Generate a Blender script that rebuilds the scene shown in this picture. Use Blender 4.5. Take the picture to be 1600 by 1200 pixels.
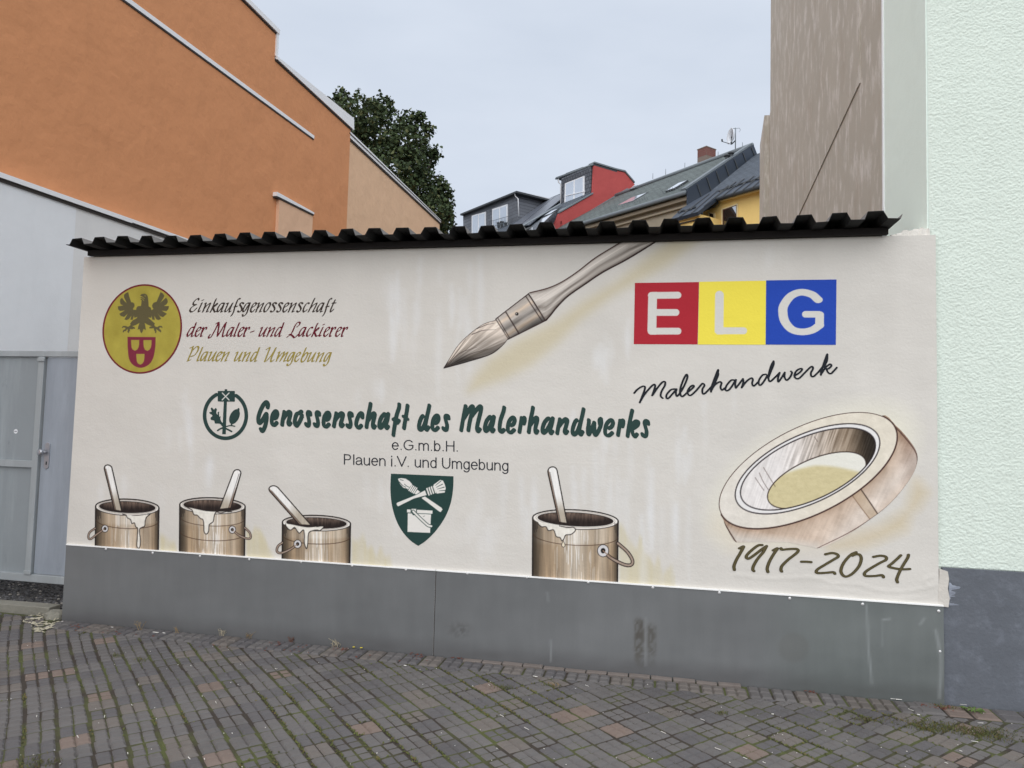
import bpy, math, random
import numpy as np
from mathutils import Matrix, Vector
R = math.radians
scene = bpy.context.scene
for o in list(bpy.data.objects): bpy.data.objects.remove(o)
# ---------------------------------------------------------------- camera, sky, sun, exposure
FPX = 1110.
CAM = np.array([0., -5.26773634, 1.75])
CR = np.array([0.97905085, 0.20193133, 0.02613751]); CU = np.array([-0.01372562, -0.06262357, 0.99794283]); CW = np.array([-0.20315274, 0.97739553, 0.05854003])
cd = bpy.data.cameras.new('camera'); cam = bpy.data.objects.new('camera', cd); scene.collection.objects.link(cam)
cd.sensor_width = 36; cd.lens = FPX*36/1600; cd.clip_start = .05; cd.clip_end = 2000
m = Matrix.Identity(4)
for i in range(3): m[i][0] = CR[i]; m[i][1] = CU[i]; m[i][2] = -CW[i]; m[i][3] = CAM[i]
cam.matrix_world = m; scene.camera = cam
SUN_EL, SUN_AZ = R(54), R(184)      # azimuth clockwise from +Y (the wall faces -Y)
world = bpy.data.worlds.new("World"); scene.world = world; world.use_nodes = True
wn = world.node_tree; wn.nodes.clear()
wo = wn.nodes.new('ShaderNodeOutputWorld'); bg = wn.nodes.new('ShaderNodeBackground'); wn.links.new(bg.outputs[0], wo.inputs[0])
sk = wn.nodes.new('ShaderNodeTexSky'); sk.sky_type = 'NISHITA'; sk.sun_disc = False; sk.sun_elevation = SUN_EL; sk.sun_rotation = SUN_AZ; sk.altitude = 400; sk.dust_density = 2.5; sk.air_density = 1.2
# a closed cloud deck over the clear sky: nearly even, a little structure
tc = wn.nodes.new('ShaderNodeTexCoord'); mp = wn.nodes.new('ShaderNodeMapping'); mp.inputs['Scale'].default_value = (1.4, 1.4, 4.5)
nz = wn.nodes.new('ShaderNodeTexNoise'); nz.inputs['Scale'].default_value = 1.6; nz.inputs['Detail'].default_value = 5; nz.inputs['Roughness'].default_value = .5
cl = wn.nodes.new('ShaderNodeValToRGB'); cl.color_ramp.elements[0].position = .3; cl.color_ramp.elements[0].color = (6.4, 7.1, 8.25, 1); cl.color_ramp.elements[1].position = .72; cl.color_ramp.elements[1].color = (7.7, 8.35, 9.4, 1)
mx = wn.nodes.new('ShaderNodeMix'); mx.data_type = 'RGBA'; mx.inputs[0].default_value = .94
wn.links.new(tc.outputs['Generated'], mp.inputs[0]); wn.links.new(mp.outputs[0], nz.inputs['Vector']); wn.links.new(nz.outputs['Fac'], cl.inputs[0])
wn.links.new(sk.outputs[0], mx.inputs[6]); wn.links.new(cl.outputs[0], mx.inputs[7]); wn.links.new(mx.outputs[2], bg.inputs[0])
bg.inputs[1].default_value = .05
sl = bpy.data.lights.new('sun', 'SUN'); sl.energy = 1.5; sl.angle = R(110); sl.color = (1, .975, .94)
so = bpy.data.objects.new('sun', sl); scene.collection.objects.link(so)
sd = Vector((math.sin(SUN_AZ)*math.cos(SUN_EL), math.cos(SUN_AZ)*math.cos(SUN_EL), math.sin(SUN_EL)))
so.rotation_euler = sd.to_track_quat('Z', 'Y').to_euler()
vs = scene.view_settings; vs.view_transform = 'Standard'; vs.look = 'None'; vs.gamma = 1; vs.use_curve_mapping = False; vs.exposure = 1.0
# ---------------------------------------------------------------- geometry helpers
def ray(x, y): return CR*(x-800)/FPX-CU*(y-600)/FPX+CW
def on(x, y, p0, n):
    d = ray(x, y); n = np.asarray(n, float); return CAM+d*(np.dot(np.asarray(p0)-CAM, n)/d.dot(n))
def onY(x, y, Y0=0.): return on(x, y, (0, Y0, 0), (0, 1, 0))
def onX(x, y, X0): return on(x, y, (X0, 0, 0), (1, 0, 0))
def onG(x, y): return on(x, y, (0, 0, 0), (0, 0, 1))
def px_of(P):
    d = np.asarray(P)-CAM; w = d@CW
    return 800+FPX*(d@CR)/w, 600-FPX*(d@CU)/w
def lin(c):
    c = np.asarray(c, float)/255.; return np.where(c <= .04045, c/12.92, ((c+.055)/1.055)**2.4)
def tag(o, label=None, cat=None, group=None, kind=None):
    if label: o['label'] = label
    if cat: o['category'] = cat
    if group: o['group'] = group
    if kind: o['kind'] = kind
    return o
def link(o, parent=None):
    scene.collection.objects.link(o)
    if parent is not None: o.parent = parent
    return o
def thing(name, loc, label, cat, group=None):
    o = bpy.data.objects.new(name, None); o.location = loc; o.empty_display_size = .2; link(o); return tag(o, label, cat, group)
def place(o, parent):
    """geometry is built in world coordinates: cancel the parent's offset"""
    if parent is not None:
        o.parent = parent; q = parent; L = Vector((0, 0, 0))
        while q is not None: L += q.location; q = q.parent
        o.location = -L
def mk(name, V, F, mats, parent=None, smooth=False, mi=None, col=None, label=None):
    me = bpy.data.meshes.new(name); me.from_pydata([tuple(v) for v in V], [], F)
    for mt in (mats if isinstance(mats, (list, tuple)) else [mats]): me.materials.append(mt)
    if mi is not None: me.polygons.foreach_set('material_index', np.array(mi, np.int32))
    if smooth: me.polygons.foreach_set('use_smooth', np.ones(len(F), bool))
    if col is not None:
        a = me.color_attributes.new('Col', 'FLOAT_COLOR', 'POINT'); a.data.foreach_set('color', np.c_[col, np.ones(len(col))].astype(np.float32).ravel())
    me.update(); o = bpy.data.objects.new(name, me); scene.collection.objects.link(o); place(o, parent)
    if label: o['label'] = label
    return o
def mkarr(name, V, loops, sizes, mat, parent=None, col=None, smooth=False):
    me = bpy.data.meshes.new(name); me.vertices.add(len(V)); me.vertices.foreach_set('co', np.asarray(V, np.float32).ravel())
    me.loops.add(len(loops)); me.loops.foreach_set('vertex_index', np.asarray(loops, np.int32)); me.polygons.add(len(sizes))
    me.polygons.foreach_set('loop_start', np.r_[0, np.cumsum(sizes)[:-1]].astype(np.int32)); me.polygons.foreach_set('loop_total', np.asarray(sizes, np.int32))
    me.materials.append(mat)
    if smooth: me.polygons.foreach_set('use_smooth', np.ones(len(sizes), bool))
    if col is not None:
        a = me.color_attributes.new('Col', 'FLOAT_COLOR', 'POINT'); a.data.foreach_set('color', np.c_[col, np.ones(len(col))].astype(np.float32).ravel())
    me.update(calc_edges=True); o = bpy.data.objects.new(name, me); scene.collection.objects.link(o); place(o, parent); return o
def bev(o, w=.004, seg=2):
    b = o.modifiers.new('bevel', 'BEVEL'); b.width = w; b.segments = seg; b.limit_method = 'ANGLE'; return o
def prism(name, P, off, mat, parent=None, label=None, b=0):
    P = [np.asarray(p, float) for p in P]; off = np.asarray(off, float); n = len(P)
    nr = sum((np.cross(P[i]-P[0], P[(i+1) % n]-P[0]) for i in range(1, n-1)), np.zeros(3))
    if nr@off > 0: P = P[::-1]
    V = P+[p+off for p in P]; F = [list(range(n)), list(range(2*n-1, n-1, -1))]+[[i, i+n, (i+1) % n+n, (i+1) % n] for i in range(n)]
    o = mk(name, V, F, mat, parent, label=label)
    if b: bev(o, b)
    return o
def box(name, x0, x1, y0, y1, z0, z1, mat, parent=None, label=None, b=0):
    return prism(name, [(x0, y0, z0), (x1, y0, z0), (x1, y0, z1), (x0, y0, z1)], (0, y1-y0, 0), mat, parent, label, b)
def tubev(P, r, n=8, caps=True):
    P = [np.asarray(p, float) for p in P]; V = []; F = []
    for i, p in enumerate(P):
        t = P[min(i+1, len(P)-1)]-P[max(i-1, 0)]; t = t/np.linalg.norm(t); h = np.array((0, 0, 1.)) if abs(t[2]) < .9 else np.array((1., 0, 0))
        u = np.cross(t, h); u /= np.linalg.norm(u); v = np.cross(t, u); rr = r[i] if hasattr(r, '__len__') else r
        V += [p+rr*(u*math.cos(2*math.pi*k/n)+v*math.sin(2*math.pi*k/n)) for k in range(n)]
    for i in range(len(P)-1): F += [[i*n+k, i*n+(k+1) % n, (i+1)*n+(k+1) % n, (i+1)*n+k] for k in range(n)]
    if caps: F += [list(range(n))[::-1], list(range((len(P)-1)*n, len(P)*n))]
    return V, F
def tube(name, P, r, mat, parent=None, n=8): V, F = tubev(P, r, n); return mk(name, V, F, mat, parent, smooth=True)
def merge(parts):
    V = []; F = []
    for v, f in parts: k = len(V); V += list(v); F += [[i+k for i in q] for q in f]
    return V, F
def bxv(x0, x1, y0, y1, z0, z1):
    V = [(x, y, z) for z in (z0, z1) for y in (y0, y1) for x in (x0, x1)]
    return V, [[0, 2, 3, 1], [4, 5, 7, 6], [0, 1, 5, 4], [2, 6, 7, 3], [0, 4, 6, 2], [1, 3, 7, 5]]
# ---------------------------------------------------------------- materials
MATS = {}
class NT:
    def __init__(s, name, rough=.8, metal=0., spec=.5):
        s.m = bpy.data.materials.new(name); s.m.use_nodes = True; s.t = s.m.node_tree; s.b = s.t.nodes['Principled BSDF']
        s.b.inputs['Roughness'].default_value = rough; s.b.inputs['Metallic'].default_value = metal; s.b.inputs['Specular IOR Level'].default_value = spec
        s.geo = s.t.nodes.new('ShaderNodeNewGeometry').outputs['Position']
    def L(s, a, b): s.t.links.new(a, b)
    def noise(s, scale, det=4, rough=.55, vec=None, stretch=None, out='Fac'):
        n = s.t.nodes.new('ShaderNodeTexNoise'); n.inputs['Scale'].default_value = scale; n.inputs['Detail'].default_value = det; n.inputs['Roughness'].default_value = rough
        v = vec or s.geo
        if stretch: mp = s.t.nodes.new('ShaderNodeMapping'); mp.inputs['Scale'].default_value = stretch; s.L(v, mp.inputs[0]); v = mp.outputs[0]
        s.L(v, n.inputs['Vector']); return n.outputs[out]
    def ramp(s, f, stops):
        r = s.t.nodes.new('ShaderNodeValToRGB'); e = r.color_ramp.elements
        while len(e) < len(stops): e.new(.5)
        for q, (p, c) in zip(e, stops): q.position = p; q.color = (c, c, c, 1) if isinstance(c, (int, float)) else (*c, 1)
        s.L(f, r.inputs[0]); return r.outputs[0]
    def mix(s, f, a, b, mode='MIX'):
        n = s.t.nodes.new('ShaderNodeMix'); n.data_type = 'RGBA'; n.blend_type = mode
        for v, i in ((f, 0), (a, 6), (b, 7)):
            if isinstance(v, (int, float)): n.inputs[i].default_value = v if i == 0 else (v, v, v, 1)
            elif isinstance(v, (tuple, list, np.ndarray)): n.inputs[i].default_value = (*[float(q) for q in v], 1)
            else: s.L(v, n.inputs[i])
        return n.outputs[2]
    def base(s, c):
        if isinstance(c, (tuple, list, np.ndarray)): s.b.inputs['Base Color'].default_value = (*[float(q) for q in c], 1)
        else: s.L(c, s.b.inputs['Base Color'])
    def bump(s, h, dist, strength=1., prev=None):
        n = s.t.nodes.new('ShaderNodeBump'); n.inputs['Distance'].default_value = dist; n.inputs['Strength'].default_value = strength; s.L(h, n.inputs['Height'])
        if prev is not None: s.L(prev, n.inputs['Normal'])
        s.L(n.outputs[0], s.b.inputs['Normal']); return n.outputs[0]
    def axes(s, a, b, off=(0, 0)):
        outs = []
        for ax in (a, b):
            n = s.t.nodes.new('ShaderNodeVectorMath'); n.operation = 'DOT_PRODUCT'; n.inputs[1].default_value = [float(q) for q in ax]; s.L(s.geo, n.inputs[0]); outs.append(n.outputs['Value'])
        c = s.t.nodes.new('ShaderNodeCombineXYZ'); s.L(outs[0], c.inputs[0]); s.L(outs[1], c.inputs[1]); return c.outputs[0]
def simple(name, rgb, var=.12, sc=3., rough=.8, metal=0., bump=0., bsc=60., stretch=None, spec=.5):
    m = NT(name, rough, metal, spec); c = lin(rgb)
    m.base(m.mix(m.noise(sc, 5, .6, stretch=stretch), c*(1-var), c*(1+var)))
    if bump: m.bump(m.noise(bsc, 4), bump)
    return m.m
def plaster(name, rgb, var, rough=.9, swell=.05):
    """hand floated render: broad trowel swells, fine grain and a faint dirt veil"""
    m = NT(name, rough, 0, .2); c = lin(rgb)
    b = m.mix(m.noise(.7, 6, .6), c*(1-var), c*(1+var)); b = m.mix(.5, b, m.mix(m.noise(9, 5, .7), c*.94, c*1.05))
    b = m.mix(m.ramp(m.noise(2.2, 5, .6, stretch=(1, 1, .22)), [(.52, 0.), (.8, .35)]), b, c*.82)
    m.base(b); k = m.bump(m.noise(1.6, 5, .55), swell, .9); m.bump(m.noise(90, 4, .6), .0025, .8, k); return m.m
def paint_mat(name, rough=.8):
    m = NT(name, rough, 0, .25); a = m.t.nodes.new('ShaderNodeAttribute'); a.attribute_name = 'Col'
    f = m.noise(70, 4, .6); m.base(m.mix(1., a.outputs['Color'], m.mix(f, .965, 1.035), 'MULTIPLY'))
    k = m.bump(m.noise(3.2, 4, .5, stretch=(1, 1, 1.4)), .010, .8); m.bump(m.noise(55, 5, .62), .0022, .75, k); return m.m
M_paint = paint_mat('mural_paint')
M_beam = simple('dark_stained_timber', (24, 19, 18), .4, 6, .9, 0, .002, 40, stretch=(.3, 3, 3))
M_under = simple('black_sheet_underside', (13, 13, 15), .3, 5, .85, 0)
M_top = simple('weathered_sheet_top', (120, 118, 116), .35, 4, .8, 0)
M_orange = plaster('orange_render', (217, 152, 108), .035, swell=.05)
M_peach = plaster('peach_render', (232, 194, 160), .03)
M_peach2 = plaster('pale_peach_render', (232, 192, 160), .03)
M_white = plaster('bluish_white_render', (238, 241, 244), .03, swell=.015)
M_white2 = plaster('grey_white_render', (232, 232, 231), .04, swell=.015)
M_cap = simple('pale_metal_flashing', (240, 241, 243), .04, 2, .5, 0)
M_capd = simple('dark_drip_edge', (52, 46, 42), .1, 3, .7)
M_mint_s = plaster('smooth_mint_render', (234, 247, 238), .025, swell=.015)
M_plinth = None
# ---------------------------------------------------------------- surfaces from a painted field
ALB = 1.06
def field(name, c, fn, mat, parent, label=None):
    """everything where the field is positive becomes one flat mesh with smooth edges"""
    F = c.F; ins = F > 0; ny, nx = F.shape
    nid = np.full(F.shape, -1); nid[ins] = np.arange(ins.sum()); k = ins.sum()
    hx = ins[:, :-1] != ins[:, 1:]; hid = np.full(hx.shape, -1); hid[hx] = k+np.arange(hx.sum()); k += hx.sum()
    vx = ins[:-1] != ins[1:]; vid = np.full(vx.shape, -1); vid[vx] = k+np.arange(vx.sum())
    def lerp(A, axis, msk):
        f0, f1 = (F[:, :-1], F[:, 1:]) if axis else (F[:-1], F[1:]); a0, a1 = (A[:, :-1], A[:, 1:]) if axis else (A[:-1], A[1:])
        t = (f0/(f0-f1+1e-12))[msk]; t = t[:, None] if A.ndim == 3 else t; return a0[msk]*(1-t)+a1[msk]*t
    def near(A, axis, msk):
        i0 = (ins[:, :-1] if axis else ins[:-1])[msk][:, None]; a0, a1 = (A[:, :-1], A[:, 1:]) if axis else (A[:-1], A[1:]); return np.where(i0, a0[msk], a1[msk])
    PX = np.r_[c.X[ins], lerp(c.X, 1, hx), lerp(c.X, 0, vx)]; PY = np.r_[c.Y[ins], lerp(c.Y, 1, hx), lerp(c.Y, 0, vx)]
    C = np.vstack([c.C[ins], near(c.C, 1, hx), near(c.C, 0, vx)])
    a, b, cc, d = ins[:-1, :-1], ins[:-1, 1:], ins[1:, 1:], ins[1:, :-1]; code = a*1+b*2+cc*4+d*8
    cor = [nid[:-1, :-1], nid[:-1, 1:], nid[1:, 1:], nid[1:, :-1]]; edg = [hid[:-1], vid[:, 1:], hid[1:], vid[:, :-1]]
    loops = []; sizes = []
    for q in range(1, 16):
        s = code == q
        if not s.any(): continue
        cols = []
        for i in range(4):
            if q >> i & 1: cols.append(cor[i][s])
            if (q >> i & 1) != (q >> ((i+1) % 4) & 1): cols.append(edg[i][s])
        A = np.stack(cols[::-1], 1); loops.append(A.ravel()); sizes.append(np.full(len(A), A.shape[1]))
    o = mkarr(name, fn(PX, PY), np.concatenate(loops), np.concatenate(sizes), mat, parent, lin(C)*ALB)
    if label: o['label'] = label
    return o
def wallmap(Y0):
    def f(x, y):
        d = CR[None]*((x-800)/FPX)[:, None]-CU[None]*((y-600)/FPX)[:, None]+CW[None]
        return CAM+d*((Y0-CAM[1])/d[:, 1])[:, None]
    return f
def sample(c, x, y):
    i = np.clip((x-c.x0)/c.h, 0, c.F.shape[1]-1.001); j = np.clip((y-c.y0)/c.h, 0, c.F.shape[0]-1.001); a = i.astype(int); b = j.astype(int); u = (i-a)[..., None]; v = (j-b)[..., None]
    return (c.C[b, a]*(1-u)+c.C[b, a+1]*u)*(1-v)+(c.C[b+1, a]*(1-u)+c.C[b+1, a+1]*u)*v
def gridmesh(name, P, mat, parent, col=None, smooth=True):
    ny, nx = P.shape[:2]; k = np.arange(ny*nx).reshape(ny, nx); q = np.stack([k[:-1, :-1], k[:-1, 1:], k[1:, 1:], k[1:, :-1]], -1).reshape(-1)
    return mkarr(name, P.reshape(-1, 3), q, np.full(len(q)//4, 4), mat, parent, None if col is None else lin(col.reshape(-1, 3))*ALB, smooth)
# ---------------------------------------------------------------- mural painter

def cr(pts, n=6, closed=False):
    """Catmull-Rom smoothing of a polyline"""
    P = np.array(pts, float)
    if len(P) < 3: return P
    if closed: Q = np.vstack([P[-1], P, P[:2]])
    else: Q = np.vstack([2*P[0]-P[1], P, 2*P[-1]-P[-2]])
    t = np.linspace(0, 1, n, endpoint=False)[:, None]; out = []
    for i in range(1, len(Q)-2):
        a, b, c, d = Q[i-1:i+3]
        out.append(.5*(2*b+(c-a)*t+(2*a-5*b+4*c-d)*t*t+(3*b-a-3*c+d)*t**3))
    out = np.vstack(out)
    return out if closed else np.vstack([out, P[-1]])
def zz(pts, o, s): return [(o[0]+x/s, o[1]+y/s) for x, y in pts]
def hsh(i, j, s):
    h = (i*374761393+j*668265263+s*1442695041) & 0xffffffff
    h = ((h ^ (h >> 13))*1274126177) & 0xffffffff
    return ((h ^ (h >> 16)) & 0xffff)/65535.
def vn(x, y, s=0):
    i = np.floor(x).astype(np.int64); j = np.floor(y).astype(np.int64)
    u = x-i; v = y-j; u = u*u*(3-2*u); v = v*v*(3-2*v)
    return (hsh(i, j, s)*(1-u)+hsh(i+1, j, s)*u)*(1-v)+(hsh(i, j+1, s)*(1-u)+hsh(i+1, j+1, s)*u)*v
def fbm(x, y, s=0, o=4):
    r = 0; a = .5
    for k in range(o): r = r+a*vn(x*2**k, y*2**k, s+k*17); a *= .5
    return r/(1-.5**o)
def sst(a, b, x):
    t = np.clip((x-a)/((b-a) if b != a else 1e-12), 0, 1); return t*t*(3-2*t)
class Canvas:
    def __init__(c, x0, y0, x1, y1, step, bg=(205, 200, 192)):
        c.h = step; nx = int((x1-x0)/step)+2; ny = int((y1-y0)/step)+2
        c.x0, c.y0 = x0, y0
        c.X, c.Y = np.meshgrid(x0+np.arange(nx)*step, y0+np.arange(ny)*step)
        c.C = np.zeros((ny, nx, 3)); c.C[:] = bg; c.F = np.full((ny, nx), -9.)
    def win(c, P, pad):
        P = np.asarray(P); a = np.floor((P.min(0)-pad-(c.x0, c.y0))/c.h).astype(int); b = np.ceil((P.max(0)+pad-(c.x0, c.y0))/c.h).astype(int)+1
        ny, nx = c.F.shape
        return slice(max(a[1], 0), max(min(b[1], ny), 0)), slice(max(a[0], 0), max(min(b[0], nx), 0))
    def put(c, w, sd, col, al, soft, cover):
        """sd > 0 inside, photo pixels"""
        m = np.clip(.5+sd/max(soft, c.h), 0, 1)*al
        if callable(col): col = col(c.X[w], c.Y[w])
        col = np.asarray(col, float)
        c.C[w] = c.C[w]*(1-m[..., None])+col*m[..., None]
        if cover: c.F[w] = np.maximum(c.F[w], sd)
    def sdpoly(c, P, w):
        X, Y = c.X[w], c.Y[w]; P = np.asarray(P, float); d = np.full(X.shape, 1e9); ins = np.zeros(X.shape, bool)
        for (ax, ay), (bx, by) in zip(P, np.roll(P, -1, 0)):
            ex, ey = bx-ax, by-ay; px, py = X-ax, Y-ay
            t = np.clip((px*ex+py*ey)/(ex*ex+ey*ey+1e-12), 0, 1)
            d = np.minimum(d, (px-ex*t)**2+(py-ey*t)**2)
            if ey: ins ^= ((ay > Y) != (by > Y)) & (X < ex*(Y-ay)/ey+ax)
        return np.sqrt(d)*np.where(ins, 1, -1)
    def fill(c, P, col, al=1., soft=0, cover=True, clip=None):
        w = c.win(P, soft+2)
        if c.F[w].size == 0: return
        sd = c.sdpoly(P, w)
        if clip is not None: sd = np.minimum(sd, c.sdpoly(clip, w))
        c.put(w, sd, col, al, soft, cover)
    def pen(c, P, a, b, ang, col, al=1., soft=0, cover=True, clip=None, taper=None):
        """stroke with an elliptic nib a x b (half axes) at ang degrees"""
        P = np.asarray(P, float); w = c.win(P, a+soft+2)
        if c.F[w].size == 0: return
        X, Y = c.X[w], c.Y[w]; th = np.radians(ang); C, S = np.cos(th), np.sin(th)
        f = lambda x, y: ((x*C+y*S)/a, (-x*S+y*C)/b)
        U, V = f(X, Y); best = np.full(X.shape, -1e9); n = len(P)-1
        for i in range(max(n, 1)):
            ax, ay = f(*P[i]); bx, by = f(*P[min(i+1, len(P)-1)])
            ex, ey = bx-ax, by-ay; px, py = U-ax, V-ay
            t = np.clip((px*ex+py*ey)/(ex*ex+ey*ey+1e-12), 0, 1)
            r = 1. if taper is None else np.interp((i+t)/max(n, 1), np.linspace(0, 1, len(taper)), taper)
            best = np.maximum(best, r-np.sqrt((px-ex*t)**2+(py-ey*t)**2))
        sd = best*(b if a/b > 2.5 else (a+b)/2)
        if clip is not None: sd = np.minimum(sd, c.sdpoly(clip, w))
        c.put(w, sd, col, al, soft, cover)
    def line(c, P, r, col, al=1., soft=0, cover=False, clip=None, taper=None, sm=True):
        c.pen(cr(P) if sm else P, r, r, 0, col, al, soft, cover, clip, taper)
CREAM = (207, 203, 196)
# ---- calligraphic lettering: glyph strokes traced once, reused at each place
A1, A2, A3, A4, A5, A6 = (290, 460), (410, 460), (290, 495), (415, 495), (290, 535), (400, 535)
CAL = {  # letter: (origin, baseline y, [strokes])
 'E': (A1, 335, [[(255,105),(245,76),(190,108),(148,165),(158,198),(205,195)], [(200,200),(120,245),(84,305),(112,336),(165,312),(214,262)]]),
 'i': (A1, 335, [[(325,162),(295,225),(262,300),(258,334),(288,318)], [(328,114),(352,104)]]),
 'n': (A1, 335, [[(368,176),(392,168),(362,250),(328,338)], [(345,290),(402,218),(462,172),(476,174),(446,240),(408,318),(404,336),(432,324)]]),
 'k': (A1, 335, [[(588,85),(560,140),(520,240),(474,342)], [(515,258),(570,196),(604,170),(600,196),(560,228),(528,252)], [(526,252),(542,305),(562,336),(590,322)]]),
 'a': (A1, 335, [[(738,170),(692,168),(640,222),(610,292),(614,332),(642,318),(700,240),(740,176)], [(745,166),(712,250),(682,325),(684,336),(712,324)]]),
 'u': (A1, 335, [[(782,176),(812,166),(790,220),(756,300),(754,332),(790,316),(850,240),(895,170)], [(902,164),(866,240),(836,312),(838,336),(866,324)]]),
 'f': (A1, 335, [[(1042,88),(1028,76),(996,108),(966,180),(940,250),(914,340),(882,398),(868,414)], [(930,236),(990,228)]]),
 's': (A1, 335, [[(1112,180),(1094,160),(1056,164),(1040,194),(1062,232),(1078,280),(1052,325),(1016,336),(998,314)]]),
 'g': (A1, 335, [[(1234,166),(1190,166),(1148,212),(1108,292),(1114,332),(1146,312),(1200,222),(1240,168)], [(1244,164),(1212,260),(1182,350),(1142,404),(1106,414),(1098,384)]]),
 'e': (A1, 335, [[(1275,250),(1330,216),(1358,180),(1338,160),(1296,190),(1260,260),(1250,320),(1282,336),(1326,290)]]),
 'o': (A2, 335, [[(146,158),(108,170),(66,220),(38,284),(40,332),(74,326),(122,268),(156,200),(156,164)]]),
 'c': (A2, 335, [[(898,178),(882,160),(842,184),(800,250),(784,312),(806,336),(856,294)]]),
 'h': (A2, 335, [[(1012,75),(985,130),(940,230),(888,338)], [(920,280),(978,210),(1040,170),(1052,172),(1024,240),(982,316),(984,334),(1012,322)]]),
 't': (A2, 335, [[(1402,105),(1370,170),(1330,260),(1310,325),(1330,330),(1370,286)], [(1348,166),(1415,164)]]),
 'd': (A3, 372, [[(182,206),(130,200),(80,260),(44,330),(50,372),(80,356),(140,280),(182,205)], [(212,113),(186,190),(152,280),(124,362),(128,376),(156,364)]]),
 'r': (A3, 372, [[(322,214),(342,204),(316,270),(290,368),(314,370)], [(312,300),(350,232),(384,202),(402,206),(394,236)]]),
 'M': (A3, 372, [[(472,338),(446,380),(454,408),(492,384),(542,300),(600,190),(632,112)], [(586,130),(636,106),(642,180),(624,280),(615,372)], [(615,372),(680,270),(750,150),(782,106)], [(782,106),(756,200),(724,300),(714,374),(738,372),(766,350)]]),
 'l': (A3, 372, [[(1038,115),(1010,180),(960,300),(936,364),(944,374),(966,362)]]),
 'L': (A4, 372, [[(600,190),(646,146),(656,108),(616,104),(566,160),(530,240),(490,320),(410,388)], [(452,336),(500,352),(546,402)], [(546,402),(586,374),(616,338)]]),
 '-': (A3, 372, [[(1242,292),(1305,272)]]),
 'P': (A5, 350, [[(136,80),(112,170),(76,250),(34,356)], [(86,104),(140,75)], [(130,150),(188,90),(230,76),(242,112),(216,180),(160,246),(102,264)], [(28,356),(86,334)]]),
 'U': (A6, 350, [[(205,124),(252,92),(272,90),(240,180),(190,310),(174,356),(220,330),(290,250),(350,160),(388,90)], [(388,90),(350,180),(300,290),(290,350),(306,356),(346,324)]]),
 'm': (A6, 355, [[(430,188),(454,176),(426,250),(390,352)], [(410,310),(470,230),(530,182),(544,182),(510,260),(460,352)], [(480,320),(540,242),(598,184),(606,190),(572,270),(540,340),(546,354),(572,342)]]),
 'b': (A6, 360, [[(962,98),(930,170),(880,290),(868,348),(898,370),(950,312),(988,232),(986,192),(958,196),(902,270)]]),
}
LINES = [
 ('Ei nkaufsgenossenschaft'.replace(' ', ''), [296,309.5,316,328,339,351,360.2,370.7,378.2,391,399,412,422,431.7,441.6,450,463,473,481,494.5,503.4,515.5], 487.3, 487.3, (58,48,42)),
 ('derMaler-undLackierer', [292,304.5,313,325.3,353.8,365,371.5,380,391,404.5,416.5,429,448,466.5,478.5,486.5,498.5,505.5,514.5,524,533], 525.4, 525.4, (98,22,36)),
 ('PlauenundUmgebung', [292,307.5,313,325,337,345,366,378,391,413,431,448,460,470,480.5,493,505], 563.6, 565.0, (150,134,66)),
]
def calligraphy(line):
    s, xs, b0, b1, col = line
    c = Canvas(min(xs)-4, b0-26, max(xs)+26, b1+12, .55, col)
    for ch, x in zip(s, xs):
        o, base, st = CAL[ch]; left = min(p[0] for q in st for p in q)-8
        b = b0+(b1-b0)*(x-xs[0])/(xs[-1]-xs[0])
        for q in st:
            c.pen(cr([(x+(px-left)/12.308, b+(py-base)/12.308) for px, py in q], 5), 1.62, .50, -34, col)
    return c
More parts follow.
